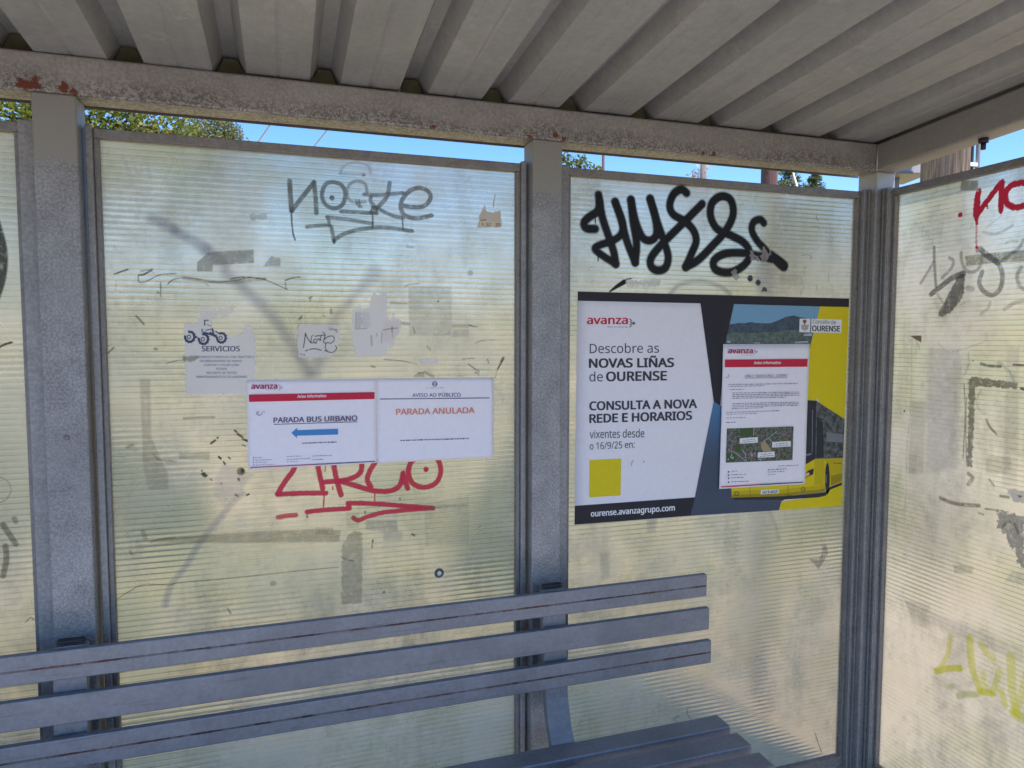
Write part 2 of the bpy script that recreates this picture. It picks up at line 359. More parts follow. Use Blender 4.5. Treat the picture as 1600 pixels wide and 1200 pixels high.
t.links.new(c, b.inputs["Base Color"]); b.inputs["Roughness"].default_value = .95; b.inputs["Specular IOR Level"].default_value = .1
me = bpy.data.meshes.new('ground'); me.from_pydata(vs, [], fs); tag(link('ground', me, gm, None, True), kind='structure')
tag(MB().box(-4.6, .04, -2.6, .045, -.1, .02, .008).build('pavement', M['concrete']), kind='structure')
rm = plainmat('asphalt', (.16, .155, .15), .9, 0, .3, 30)
tag(MB().box(-60, 60, -12, -2.62, -.12, -.01).build('road', rm), kind='structure')

# ================================================================== BUS SHELTER
shelter = empty('bus_shelter', (-1.9, 0, 0), 'galvanised bus shelter of grey posts, ribbed metal roof and graffitied translucent panels', 'bus shelter')
XP1, XP2 = -2.1925, -1.105
PW = .0405
XP0 = XP1 - 1.0875
FRONT = -1.72
def post(x0, x1, mt, y0=Y_F, y1=Y_B, z1=Z_BL+.0005, lab=None):
    o = MB().box(x0, x1, y0, y1, .02, z1, .004).build('post', mt, shelter)
    if lab: o['label'] = lab
    return o
p1 = post(XP1-PW, XP1+PW, M['post'], lab='post with bright rust at its head')
post(XP2-PW, XP2+PW, M['post']); post(XP0-.036, XP0+.036, M['post'])
post(Y_F, Y_B, M['corner_post'], lab='corner post with ribbed channels on both sides')
post(Y_F, Y_B, M['corner_post'], FRONT, FRONT+.07, Z_BL + SLOPE*1.67)
post(XP0-.036, XP0+.036, M['post'], FRONT, FRONT+.07, Z_BL + SLOPE*1.67)
sp_ = rear(104, 684, Y_F)
MB().tube([(sp_.x, Y_F+.001, sp_.z), (sp_.x, Y_F-.002, sp_.z), (sp_.x, Y_F-.003, sp_.z)], [.0062, .0055, .003], 12).build('screw_or_lit_hole', M['rail'], p1)
# beams
MB().box(XP0-.036, Y_F-.0006, Y_F, Y_B, Z_BL, Z_BT, .005).build('rear_beam', M['beam'], shelter)
def sloped(x0, x1, ya, yb, za, zb, mt, nm):               # a member that climbs towards the front
    f = lambda y: SLOPE*(-(y-Y_F))
    pts = [(x0,ya,za+f(ya)),(x1,ya,za+f(ya)),(x1,yb,za+f(yb)),(x0,yb,za+f(yb)),(x0,ya,zb+f(ya)),(x1,ya,zb+f(ya)),(x1,yb,zb+f(yb)),(x0,yb,zb+f(yb))]
    return MB().hexa(pts, .005).build(nm, mt, shelter)
sloped(Y_F, Y_B, FRONT, Y_B, Z_BL, Z_BT, M['side_beam'], 'side_beam')
sloped(XP0-.036, XP0+.036, FRONT, Y_F-.001, Z_BL, Z_BT, M['side_beam'], 'side_beam')
sloped(XP0+.037, Y_F-.001, FRONT, FRONT+.07, Z_BL, Z_BT, M['beam'], 'front_beam')
# corner weld bead
MB().tube([(Y_F-.001, Y_F-.001, Z_BL), (Y_F-.001, Y_F-.001, Z_BT-.004)], .0026, 8).build('weld_bead', plainmat('weld', (.5,.48,.44), .5, .3), shelter)
# roof deck in two overlapping sheets
PER, RX, FW, WB, RH = .2037, -.1889, .134, .020, .043
def deck(name, x_lo, x_hi, dz):
    prof = []
    i0 = -2
    for i in range(22, i0, -1):
        a = RX - i*PER
        prof += [(a, 0), (a+FW*.5-.006, 0), (a+FW*.5, .0022), (a+FW*.5+.006, 0), (a+FW, 0), (a+FW+WB, RH), (a+PER-WB, RH)]
    prof = [(x, z) for x, z in prof if x_lo <= x <= x_hi]
    bm = bmesh.new(); rows = []
    for y in (.075, FRONT-.06):
        zb = Z_BT + .0012 + dz + SLOPE*(-(y-Y_F)); rows.append(([bm.verts.new((x, y, zb+z)) for x, z in prof], [bm.verts.new((x, y, zb+z+.0012)) for x, z in prof]))
    n = len(prof)
    for k in range(n-1):
        bm.faces.new((rows[0][0][k], rows[1][0][k], rows[1][0][k+1], rows[0][0][k+1]))
        bm.faces.new((rows[0][1][k], rows[0][1][k+1], rows[1][1][k+1], rows[1][1][k]))
        for r in (0, 1): bm.faces.new((rows[r][0][k], rows[r][0][k+1], rows[r][1][k+1], rows[r][1][k]))
    for k in (0, n-1): bm.faces.new((rows[0][0][k], rows[0][1][k], rows[1][1][k], rows[1][0][k]))
    bmesh.ops.recalc_face_normals(bm, faces=bm.faces[:])
    me = bpy.data.meshes.new(name); bm.to_mesh(me); bm.free(); return link(name, me, M['roof'], shelter)
XSEAM = RX - 9*PER + FW
deck('roof_sheet', XSEAM-.0645, .075, .0042); deck('roof_sheet', -3.6, XSEAM+.0005, 0)
# dark closure pieces that shut the rib ends above the rear beam
foam = plainmat('olive_bounce_foam', (.17, .165, .09), .95, 0, .4, 40)  # dark olive of light bouncing in the ribs, put into the base colour
for i in range(0, 17):
    a = RX - i*PER; zz = Z_BT + .002 + SLOPE*Y_F
    MB().hexa([(a+FW+.002, -.016, zz-.001), (a+PER-.002, -.016, zz-.001), (a+PER-.002, .01, zz-.001), (a+FW+.002, .01, zz-.001),
             (a+FW+WB+.001, -.016, zz+RH-.001), (a+PER-WB-.001, -.016, zz+RH-.001), (a+PER-WB-.001, .01, zz+RH-.001), (a+FW+WB+.001, .01, zz+RH-.001)]).build('rib_closure', foam, shelter)
MB().box(-3.6, .08, .078, .0795, Z_BT-.07, Z_BT+.06).build('fascia', M['side_beam'], shelter)
# hanging bolt under the side beam
hb = side(1537, 216, -.012); zb = Z_BL + SLOPE*(-(hb.y-Y_F))
mb = MB(); mb.tube([(-.012, hb.y, zb+.001), (-.012, hb.y, zb-.011)], .0125, 6); mb.tube([(-.012, hb.y, zb-.011), (-.012, hb.y, zb-.028)], .0062, 10)
mb.build('bolt', M['bolt'], shelter)

ZPB = .055                                                   # bottom of the panel frames
def rear_panel(x0, x1, gapl, gapr, lab):
    """sheet between x0 and x1, frame around it and the channels that fill up to the posts"""
    mb = MB(); mb.box(x0-.004, x1+.004, 0, .010, ZPB+.02, Z_PT-.012)
    o = mb.build('panel', M['pc'], shelter)
    for p in o.data.polygons: p.material_index = 0 if p.normal.y < -.5 else 1
    o['label'] = lab
    fr = MB(); fr.box(x0-.009, x1+.009, -.012, .016, Z_PT-.020, Z_PT, .0015); fr.box(x0-.009, x1+.009, -.012, .016, ZPB, ZPB+.03, .0015)
    for s, e in ((x0-.009, x0), (x1, x1+.009)): fr.box(s, e, -.0105, .0155, ZPB+.031, Z_PT-.021, .001)
    fr.build('panel_frame', M['rail'], o)
    for s, e in ((gapl, x0-.0095), (x1+.0095, gapr)):
        if e-s > .004: MB().box(s, e, -.021, .018, ZPB-.03, Z_PT+.004, .0025).build('channel', M['rail2'], o)
    return o
def side_panel(y0, y1, lab):
    o = MB().box(0, .010, y1-.004, y0+.004, ZPB+.02, Z_PT-.012).build('panel', M['pc'], shelter)
    for p in o.data.polygons: p.material_index = 0 if p.normal.x < -.5 else 1
    o['label'] = lab
    fr = MB(); fr.box(-.012, .016, y1-.009, y0+.009, Z_PT-.020, Z_PT, .0015); fr.box(-.012, .016, y1-.009, y0+.009, ZPB, ZPB+.03, .0015)
    for s, e in ((y1-.009, y1), (y0, y0+.009)): fr.box(-.0105, .0155, s, e, ZPB+.031, Z_PT-.021, .001)
    fr.build('panel_frame', M['rail'], o)
    MB().box(-.024, .018, y0+.0095, Y_F-.0008, ZPB-.03, Z_PT+.004, .0025).build('channel', M['rail2'], o)
    return o
e1, e2 = .0062, .0062
pan0 = rear_panel(XP0+.066, -2.277, XP0+.037, XP1-PW-.0008, 'left panel cut by the picture edge')
pan1 = rear_panel(-2.122, -1.175, XP1+PW+e1, XP2-PW-e2, 'panel with grey and red tags and taped notices')
pan2 = rear_panel(-1.025, -.079, XP2+PW+.0008, Y_F-.0008, 'panel with thick black spray tag and large poster')
pan3 = side_panel(-.083, -1.60, 'side panel with red, grey and yellow tags')
# ribbed cover strips of the corner post
mb = MB()
for a in (-.0225, -.0335, -.0445): pass
mb.box(-.0705, -.0655, -.026, -.0205, ZPB-.03, Z_PT+.004, .001); mb.box(-.0555, -.0505, -.030, -.0205, ZPB-.03, Z_PT+.004, .001)
mb.box(-.030, -.0245, -.0590, -.0535, ZPB-.03, Z_PT+.004, .001); mb.box(-.0285, -.0245, -.0725, -.0680, ZPB-.03, Z_PT+.004, .001)
mb.build('cover_strip', M['rail2'], shelter)

# ------------------------------------------------------------------ graffiti and wear on the panels
GREY = (.17, .17, .17); BLK = (.012, .012, .014); RED = (.72, .03, .075); 
q = lambda *p: X(400, 100, 3.2, *p)
nst = [S(q((168,585),(172,660),(178,735)), 7.5, GREY, .85, .8), S(q((178,735),(230,668),(290,592)), 7, GREY, .8, .8), S(q((290,592),(297,660),(302,745)), 7, GREY, .8, .8),
 S(q((176,735),(180,800),(186,850),(196,880)), 2.4, (.05,.05,.05), .9, .5),
 S(q((388,590),(350,600),(330,650),(345,700),(388,722),(430,705),(447,655),(430,608),(388,590)), 6.5, GREY, .8, .8), C(q((380,670))[0], 4, (.08,.08,.08), .9),
 S(q((555,640),(545,600),(510,585),(470,600),(455,645),(470,682),(500,692),(545,688)), 5, (.27,.27,.28), .6, .8),
 S(q((500,680),(505,700),(517,716)), 3, GREY, .7), S(q((515,680),(520,705),(528,716)), 3, GREY, .7),
 S(q((425,738),(500,742),(605,748)), 6, GREY, .75, .8), S(q((540,652),(620,655),(735,645)), 6, GREY, .75, .8),
 S(q((668,595),(655,660),(620,705),(575,742)), 6.5, GREY, .8, .8), S(q((575,660),(575,690),(610,722),(680,758),(735,770)), 6, GREY, .75, .8),
 S(q((722,705),(780,716),(840,710),(872,672),(858,635),(810,620),(760,642),(725,695),(738,752),(800,772),(878,757)), 7, GREY, .82, .8),
 G(q((575,710),(608,712),(610,750),(572,750)), (.14,.14,.14), .85),
 S(q((255,815),(310,808),(365,806)), 6, GREY, .7, .8), S(q((358,766),(365,790),(368,806)), 5, GREY, .7, .8), S(q((355,765),(460,778),(580,798)), 6, GREY, .65, .8),
 S(q((376,812),(384,850),(390,888)), 6, GREY, .75, .8), S(q((390,880),(450,846),(540,824),(640,818),(780,835)), 6.5, GREY, .75, .8),
 S(q((583,750),(584,822)), 2.5, (.06,.06,.06), .85), S(q((731,765),(735,830)), 2.2, (.06,.06,.06), .8), S(q((390,880),(390,898)), 2, (.05,.05,.05), .9),
 S(q((420,548),(440,510),(500,492),(560,510),(570,545)), 4, (.3,.3,.33), .35, 1.2), S(q((420,548),(540,555)), 4, (.25,.25,.27), .35, 1.5), C(q((538,555))[0], 2.5, GREY, .7, 1)]
tag(film('graffiti', REAR, nst, M['marker'], pan1), 'grey marker tag near the panel top')
q = lambda *p: X(370, 560, 3.636, *p)
red = [S(q((338,585),(318,640),(270,705),(232,770)), 8, RED, .95, .6), S(q((232,772),(360,766),(505,765)), 8, RED, .95, .6), S(q((455,585),(475,680),(488,740)), 8, RED, .95, .6),
 S(q((498,702),(560,697),(640,685),(700,650),(712,585)), 8, RED, .95, .6), S(q((548,590),(565,680),(592,775)), 8, RED, .95, .6),
 S(q((590,698),(680,724),(780,752),(870,752),(925,722),(945,650)), 8, RED, .95, .6), S(q((790,585),(755,640),(742,690),(762,728)), 8, RED, .95, .6), S(q((945,660),(970,738)), 8, RED, .95, .6),
 S(q((1040,555),(990,590),(975,650),(1000,710),(1060,732),(1125,712),(1158,650),(1145,580),(1110,548)), 8, RED, .95, .6), C(q((1075,630))[0], 4, RED),
 S(q((400,872),(500,860),(640,852),(632,822),(700,822),(830,828),(1000,842),(1115,850)), 7.5, RED, .95, .6, False), S(q((1115,850),(960,862),(830,876),(740,900),(690,920),(662,905)), 7, RED, .92, .6),
 S(q((235,902),(290,893),(335,890)), 7.5, RED, .85, .8), S(q((494,765),(495,800),(491,843)), 2.2, RED, .95), S(q((784,755),(783,838)), 1.8, RED, .95), S(q((400,870),(399,902)), 2, RED, .95), S(q((503,600),(502,640)), 1.8, RED, .9), S(q((545,725),(545,745)), 1.8, RED, .9)]
tag(film('graffiti', REAR, red, M['spray'], pan1, wob=.001), 'red tag showing below the taped notices')
q = lambda *p: X(800, 100, 3.2, *p)
W_ = 14; B1 = dict(soft=2.2)
hy = [S(q((432,655),(437,700),(425,738),(382,768),(360,795),(372,822),(415,825)), W_, BLK, 1, 2.2), S(q((437,690),(452,770),(485,870),(508,940),(518,1000)), W_, BLK, 1, 2.2),
 S(q((518,1000),(455,960),(415,925),(440,905),(500,885),(545,850),(552,790),(515,690)), 13, BLK, 1, 2.2), S(q((515,690),(545,780),(575,890),(615,992)), W_, BLK, 1, 2.2),
 S(q((615,992),(622,900),(605,790),(594,680)), W_, BLK, 1, 2.2), S(q((594,680),(615,780),(650,865),(692,882),(722,850),(716,770),(690,675)), W_, BLK, 1, 2.2),
 S(q((690,675),(722,780),(760,890),(780,965),(765,1020),(725,1032),(695,1012),(695,970),(745,905),(840,810),(950,700)), W_, BLK, 1, 2.2),
 S(q((872,645),(845,628),(808,650),(788,705),(805,752),(860,785),(905,830),(920,885),(898,945),(868,1015)), W_, BLK, 1, 2.2),
 S(q((868,1015),(930,980),(1005,905),(1070,830),(1105,750),(1092,680),(1045,662),(1000,695),(992,760),(1025,825),(1095,858),(1160,895),(1188,950),(1160,1005),(1090,1042),(1020,1030),(1008,985),(1060,950),(1150,945),(1220,958),(1300,975)), W_, BLK, 1, 2.2),
 S(q((1258,795),(1240,778),(1208,790),(1198,830),(1222,880),(1262,925)), 13, BLK, 1, 2.2), S(q((1262,925,28),(1300,960,46),(1340,995,58),(1358,1010,56)), 14, BLK, 1, 2.0),
 C(q((1190,1072))[0], 5, BLK, 1, 1.2), C(q((1230,1093))[0], 4.8, BLK, 1, 1.2), G(q((1247,1137),(1252,1120),(1262,1115),(1272,1122),(1276,1137)), BLK),
 S(q((560,1090,26),(520,1115,18),(488,1138,8)), 6, BLK, 1, 1), S(q((560,1086),(575,1076),(596,1073)), 2, BLK, .9), S(q((416,760),(416,795)), 2, BLK), S(q((430,955),(430,985)), 2, BLK)]
tag(film('graffiti', REAR, hy, M['spray'], pan2, off=.0009), 'thick black looping spray tag with soft edges')
gh = [S(q((790,1150),(830,1108),(900,1088),(970,1090),(1040,1112),(1090,1150)), 7, (.33,.33,.36), .4, 2.5)]
tag(film('graffiti', REAR, gh, M['spray'], pan2, h=.003), 'faded grey arc above the poster')
q = lambda *p: X(1300, 250, 4, *p)
rd = [S(q((918,195,38),(908,260,44),(905,330,48),(905,385,18)), 10, RED, 1, .5), S(q((915,330),(960,270),(1010,205),(1062,140)), 9.5, RED, 1, .5, False), S(q((1062,140),(1060,230),(1056,312)), 9.5, RED, 1, .5),
 S(q((1190,140),(1120,160),(1085,215),(1095,270),(1140,295),(1200,285),(1270,240),(1250,160),(1190,140)), 10, RED, 1, .5), C(q((803,343))[0], 3.8, RED),
 S(q((905,380),(906,400)), 4, RED, 1), S(q((905,400),(904,450),(903,500),(905,575)), 3.2, RED, .55, .5), C(q((905,545))[0], 2.8, RED), S(q((972,285),(973,302)), 2.5, RED),
 S(q((1056,312),(1056,330)), 5, RED)]
tag(film('graffiti', SIDE, rd, M['spray'], pan3, wob=.003), 'dripping red letters high on the side panel')
GK = (.10,.10,.10)
gy = [S(q((640,545),(642,650),(652,790)), 5, GK, .6, 1), S(q((555,772),(600,700),(635,640)), 4.5, GK, .5, 1.2), S(q((735,610),(762,632),(745,680),(690,735)), 5, GK, .5, 1.2),
 S(q((622,838,34),(690,785,34),(750,740,36),(820,712,42)), 10, (.07,.07,.07), .75, 1), S(q((660,840),(695,890)), 4, GK, .35, 1.2),
 G(q((815,700),(832,720),(828,830),(795,890),(768,925),(740,960),(715,968),(690,985),(668,972),(672,945),(700,890),(740,820),(780,740)), (.075,.075,.075), .78, .8, .004),
 S(q((808,580),(815,640),(840,690),(885,700),(925,670),(938,610)), 5.5, GK, .5, 1.2), S(q((925,555),(970,595),(1035,640)), 9, (.06,.06,.06), .72, 1), S(q((1035,650),(1090,610),(1165,555),(1200,500)), 6, GK, .45, 1.2),
 S(q((1050,660),(1068,730),(1050,810),(1000,845),(945,815),(922,765),(940,700)), 7.5, (.09,.09,.09), .65, 1), S(q((1185,670),(1160,720),(1170,780),(1205,812)), 6, GK, .5, 1.2),
 S(q((850,800),(880,806)), 8, GK, .4, 1.2), S(q((945,450),(1000,462),(1060,450),(1130,410)), 4.5, GK, .35, 1.2), S(q((960,430),(1000,395),(1060,350)), 2, GK, .3, 1), S(q((1090,520),(1120,505),(1160,510)), 4, GK, .3, 1.2), S(q((1080,935),(1140,895),(1200,880)), 6, GK, .4, 1.4), S(q((800,910),(830,890)), 3, GK, .3),
 S(q((935,960),(975,930),(990,890)), 5, GK, .3, 1.5)]
tag(film('graffiti', SIDE, gy, M['marker'], pan3, off=.0012), 'smeared grey tag on the side panel')
q = lambda *p: X(1250, 850, 3.4286, *p)
YE = (.95, .88, .01)
yl = [S(q((808,490),(798,570),(775,630),(735,680)), 7.8, YE, 0.49, 1.8), S(q((730,682),(790,668),(862,664)), 9.3, YE, 0.75, 1.3), S(q((912,510),(918,620),(935,700),(970,790)), 12.4, YE, 0.62, 1.8), S(q((965,790),(1000,795),(1035,802)), 9.3, YE, 0.70, 1.4),
 S(q((985,690),(985,740),(1025,795),(1050,750),(1070,680)), 9.3, YE, 0.49, 1.8), S(q((975,540),(1000,580),(1032,610)), 12.4, YE, 0.44, 1.8), S(q((1080,790),(1090,820),(1100,860)), 10.8, YE, 0.53, 1.8), S(q((1130,605),(1135,700),(1140,800),(1160,900)), 14.0, YE, 0.49, 1.8), S(q((1145,905),(1180,925),(1220,930)), 14.0, YE, 0.66, 1.8), S(q((1220,680),(1190,800),(1150,900)), 10.8, YE, 0.44, 1.8),
 S(q((850,815),(890,805),(945,805)), 9.3, (.5,.6,.12), 0.55, 2.2), S(q((790,765),(830,760)), 7.8, (.45,.6,.15), 0.33, 2.7)]
tag(film('graffiti', SIDE, yl, M['marker'], pan3, off=.001), 'yellow scrawl low on the side panel')
bl = [S([(-14,335,18),(-3,370,18),(2,400,18),(-1,435,18),(-12,470,18)], 18, (.05,.05,.05), .9, 1.5), S([(-2,543),(8,538),(18,535)], 3.5, (.06,.06,.06), .9),
 S(X(0,600,4,(20,880),(60,940),(100,1000)), 8, (.16,.16,.13), .6, 1), S(X(0,600,4,(90,840),(100,860)), 7, (.16,.16,.13), .5, 1), S(X(0,600,4,(35,1010),(40,1100),(20,1200)), 8, (.16,.16,.13), .6, 1), S(X(0,600,4,(0,580),(50,610),(70,665),(40,720),(0,740)), 2, (.25,.25,.2), .4),
 S([(40,972),(48,965),(53,968)], 1.5, (.08,.07,.05), .8)]
tag(film('graffiti', REAR, bl, M['marker'], pan0), 'dark marks at the picture edge')
# faded purple spray, tape ghosts, scratches on the wide panel
PU = (.22, .22, .33)
q = lambda *p: X(160, 330, 5, *p); z4 = lambda *p: X(250, 420, 4, *p); d4 = lambda *p: X(160, 700, 4.615, *p); f4 = lambda *p: X(0, 600, 4, *p); g4 = lambda *p: X(480, 760, 4.706, *p); h4 = lambda *p: X(600, 380, 5.4545, *p)
fad = [S(q((385,60,80),(480,100,85),(560,145,75)), 20, PU, .40, 7), S(q((560,145,60),(720,240,85),(800,290,90)), 20, PU, .40, 6), S(q((820,310,90),(900,370,80),(960,420,70)), 20, PU, .34, 7), S(q((960,480,65),(1100,600,75),(1300,790,85),(1500,1060,85),(1610,1260,75)), 20, PU, .40, 8), S(z4((1340,20,100),(1310,60,70),(1160,230,40),(1080,340,45),(970,640,80)), 20, PU, .32, 8),
 S(d4((1010,330),(960,370),(850,500),(700,690),(600,850),(490,1000),(455,1130)), 9, PU, .34, 3), G(d4((870,110),(1080,190),(985,330),(880,420),(800,340),(830,200)), (.42,.42,.46), .32, 5),
 S([(192,244),(206,285),(196,290)], 5, (.6,.6,.6), .25, 2), S([(206,250),(218,272),(226,246),(236,282)], 5, (.6,.6,.6), .22, 2), S([(262,240),(272,252),(258,282),(290,280)], 5, (.6,.6,.6), .18, 2)]
tag(film('graffiti', REAR, fad, M['spray'], pan1, off=.0005, h=.003), 'faded purple V of spray paint')
BRN = (.10, .08, .05); TAPE = (.30, .29, .22); DK = (.035, .035, .025)
res = [G(q((740,400),(830,320),(1180,300),(1185,405),(960,418),(862,420),(860,470),(740,470)), (.30,.30,.27), .62, .8), G(q((1260,430),(1320,350),(1390,368),(1392,430)), (.30,.30,.27), .5, .8), G(q((1160,20),(1280,20),(1280,70),(1160,70)), (.30,.33,.30), .4, 1.5, .006),
 S(q((510,570),(560,532),(650,520),(750,530),(880,555),(1040,540),(1160,520),(1280,540),(1440,610)), 1.6, BRN, .8, .5), S(q((640,522),(800,545),(1000,555),(1270,530)), 5, TAPE, .5, 1.5), S(q((1000,530),(1110,515),(1270,530)), 2, BRN, .8), S(q((95,492),(140,475),(200,455)), 2.4, BRN, .85), S(q((285,500),(330,492),(390,455)), 3, BRN, .8), S(q((300,470),(360,460),(400,480)), 1.6, BRN, .6),
 S(q((282,500),(285,550),(340,550),(450,498),(580,488)), 1.4, BRN, .8), S(q((455,560),(455,665)), 1.8, BRN, .7), S(q((430,630),(440,640)), 2, BRN, .7), S(q((265,820),(300,855),(325,885)), 3, DK, .6), S(q((500,1190),(560,1172),(710,1150)), 1.4, BRN, .7), S(q((45,1110),(70,1085),(90,1065)), 2, BRN, .7), S(q((1430,542),(1480,522),(1545,515)), 1.8, BRN, .8), S(q((1430,560),(1435,600),(1450,615)), 1.6, BRN, .6), S(q((105,540),(105,620)), 1, BRN, .5), S(q((410,1075),(425,1078)), 4, TAPE, .6), S(q((800,555),(830,585)), 1, BRN, .8),
 G(f4((875,-30),(940,-30),(945,330),(990,430),(1050,560),(1050,660),(930,660),(895,520)), TAPE, .35, 2), G(f4((1120,430),(1310,422),(1310,475),(1120,470)), TAPE, .4, 1.5), S(f4((1150,215),(1240,210),(1340,208)), 3.5, TAPE, .5), S(f4((960,440),(1000,475),(1100,485)), 3, TAPE, .5),
 G(f4((930,990),(1040,958),(1600,922),(1960,905),(2130,915),(2120,985),(1600,992),(1160,992)), (.33,.29,.2), .5, 1.5), S(f4((800,395),(830,380)), 5, TAPE, .5, 1),
 G(g4((255,440),(300,360),(350,320),(405,345),(400,860),(250,865)), (.31,.29,.22), .5, 1, .004), G(g4((285,190),(380,190),(380,300),(290,310)), TAPE, .25, 1.5), G(g4((430,245),(660,245),(665,330),(430,320)), (.35,.33,.37), .4, 1.5), G(g4((560,330),(700,330),(700,400),(560,400)), (.45,.43,.45), .3, 2), G(g4((860,130),(1190,60),(1190,420),(870,440)), (.42,.42,.36), .22, 1.5), S(g4((930,155),(1040,145),(1170,140)), 4, (.3,.3,.27), .45, 2), G(g4((60,300),(190,300),(190,350),(60,350)), TAPE, .35, 2),
 S(g4((483,395),(480,410)), 2.4, DK, .9), S(g4((477,430),(477,450)), 1.4, DK, .9), S(g4((772,350),(788,360)), 3, DK, .9), S(g4((265,525),(300,540),(338,547)), 1.2, DK, .9), C(g4((563,776))[0], 2, DK, .7, 1), S(g4((425,180),(424,200)), 1.8, DK, .8), S(g4((680,85),(684,98)), 1.8, DK, .8), S(g4((1275,285),(1262,305)), 1, DK, .6), S(g4((290,420),(340,350)), .8, (.6,.6,.55), .6),
 S(d4((110,1085),(200,1030),(300,985),(480,985),(560,970),(900,940),(1477,880),(1700,860)), 1.0, BRN, .85), S(d4((345,680),(420,655),(520,645)), 1.2, BRN, .7), S(d4((200,740),(215,770)), 3, DK, .4, 1), S(d4((290,600),(310,650)), 6, TAPE, .5, 1.5), C(d4((1232,975))[0], 4.5, BRN, .35, 1.5), S(d4((905,1160),(925,1190)), 3, PU, .6),
 S(f4((1318,372),(1345,352)), 3.2, DK, .9), C(f4((1360,336))[0], 1.6, DK), S(f4((1467,290),(1482,302)), 2.5, DK), S(f4((1485,312),(1515,332)), 3.6, DK), S(f4((1520,345),(1548,356)), 3.6, DK), S(f4((1368,455),(1380,466)), 3, DK), S(f4((1397,485),(1406,500)), 2.4, DK), S(f4((1428,457),(1440,468)), 1.8, DK), G(f4((1255,560),(1275,552),(1302,568),(1298,582),(1270,578)), DK, .9, .5, .003), C(f4((1262,542))[0], 1.4, DK), S(f4((1316,595),(1326,602)), 1.8, DK), C(f4((1385,622))[0], 1, DK), C(f4((1506,546))[0], 6, (.12,.12,.09), .75, 1), C(f4((1515,540))[0], 3, DK, .8, 1), S(f4((1490,590),(1494,600)), 2.4, DK), S(f4((1545,692),(1556,688)), 2.6, DK), S(f4((1470,690),(1490,702)), 1.6, DK), S(f4((1535,700),(1545,698)), 1, DK), S(f4((1515,380),(1535,388)), 1.5, DK),
 S(h4((1015,980,26),(985,1040,18),(965,1080,8)), 4, (.16,.05,.035), .85), S(h4((965,1085),(945,1150)), .9, (.2,.08,.05), .6), S(h4((725,698),(755,708),(790,712)), 2.2, DK, .7), S(h4((590,705),(715,705)), 5, (.3,.27,.2), .4, 1.5), G(h4((205,375),(575,365),(575,785),(215,790)), (.50,.50,.47), .3, 1), S(h4((180,368),(220,350),(300,345)), 1.4, BRN, .6), S(h4((420,785),(560,780)), 1.4, (.7,.68,.68), .9), S(h4((552,758),(556,782)), 1.8, (.7,.68,.68), .9), C(h4((461,495))[0], 1.5, DK, .8), S(h4((245,710),(262,765)), 2.2, BRN, .5), S(h4((365,880),(395,912)), 2.4, (.72,.7,.68), .9), S(h4((0,990),(160,1005),(280,1030)), 1.2, BRN, .7), S(h4((720,1030),(780,1075)), 2.2, BRN, .7), S(h4((880,990),(895,1025)), 1.8, BRN, .6), G(h4((765,1105),(800,1070),(815,1090),(810,1130)), (.62,.58,.5), .8), S(h4((670,990),(750,980),(770,985)), 1.4, BRN, .6), G(h4((250,1135),(290,1105),(335,1105),(345,1140)), (.6,.58,.42), .9), S(h4((285,1105),(335,1103)), 1.2, DK, .8), S(h4((345,1100),(420,1135)), 4, (.2,.19,.12), .5, 2), S(h4((60,510),(190,515)), 3, (.34,.35,.32), .5, 1.5), S(h4((150,680),(210,690)), 5, (.35,.34,.28), .5, 1.5), S(h4((200,30),(245,35)), 4, (.3,.32,.34), .4, 1.5), C(h4((735,255))[0], 4.5, (.3,.31,.33), .5, 1.5), S(h4((780,850),(850,828),(950,825)), 1.4, (.3,.2,.12), .5), G(h4((580,740),(725,740),(725,800),(580,800)), (.42,.43,.42), .3, 1), S(h4((770,1075),(900,1080)), 1, (.3,.2,.1), .4)]
film('tape_residue', REAR, res, M['residue'], pan1, off=.0011)
k4 = lambda *p: X(880, 790, 2.926, *p); m4 = lambda *p: X(1120, 380, 7.11, *p)
res2 = [G(k4((1180,180),(1200,178),(1212,215),(1195,245),(1180,270),(1165,292),(1150,270),(1125,245),(1165,245),(1185,215)), (.30,.27,.20), .55, .8, .003), S(k4((1150,1040),(1165,1085),(1180,1125)), 1.4, DK, .7), S(k4((570,925),(566,950),(582,975)), .9, DK, .8), S(k4((500,982),(515,968),(535,964)), .9, DK, .7),
 G(k4((165,215),(215,210),(210,330),(175,340)), (.35,.36,.34), .3, 3), S(k4((940,20),(965,80),(985,150)), 6, (.42,.42,.42), .3, 3), G(k4((380,60),(430,55),(420,120),(385,125)), PU, .3, 3),
 S(m4((940,135),(1000,130),(1045,142),(1040,175)), 1.2, (.2,.18,.15), .6), S(m4((985,255),(965,300),(975,350)), 1.6, (.2,.18,.15), .45), S(m4((1240,310),(1238,430)), 1, (.2,.18,.15), .4), S(m4((1100,470),(1110,520)), 2, (.2,.18,.15), .4), S(m4((930,570),(945,510),(975,495)), 1, (.2,.18,.15), .5), G(m4((690,340),(960,340),(960,470),(700,470)), (.5,.42,.36), .25, 3), G(m4((300,330),(420,220),(560,215),(650,300),(640,430),(600,560),(480,560)), (.5,.51,.55), .3, 6),
 G(m4((360,180),(380,85),(420,130),(450,160),(470,180),(450,210),(420,160),(385,215)), (.56,.53,.51), .95, .5, .010), G(m4((480,150),(520,30),(545,70),(575,100),(590,70),(620,110),(575,150),(570,205),(490,225)), (.56,.53,.51), .95, .5, .010), G(m4((160,330),(185,280),(215,300),(245,370),(240,410),(185,400)), (.56,.53,.51), .95, .5, .008),
 G(X(800,100,3.2,(565,1080),(740,1080),(740,1112),(570,1112)), (.62,.62,.62), .55, 1, .004), S(X(1200,100,4,(300,945),(303,970),(312,980)), 1.2, DK, .6), S(X(1200,100,4,(275,1020),(310,1015),(320,1040)), 1, DK, .5)]
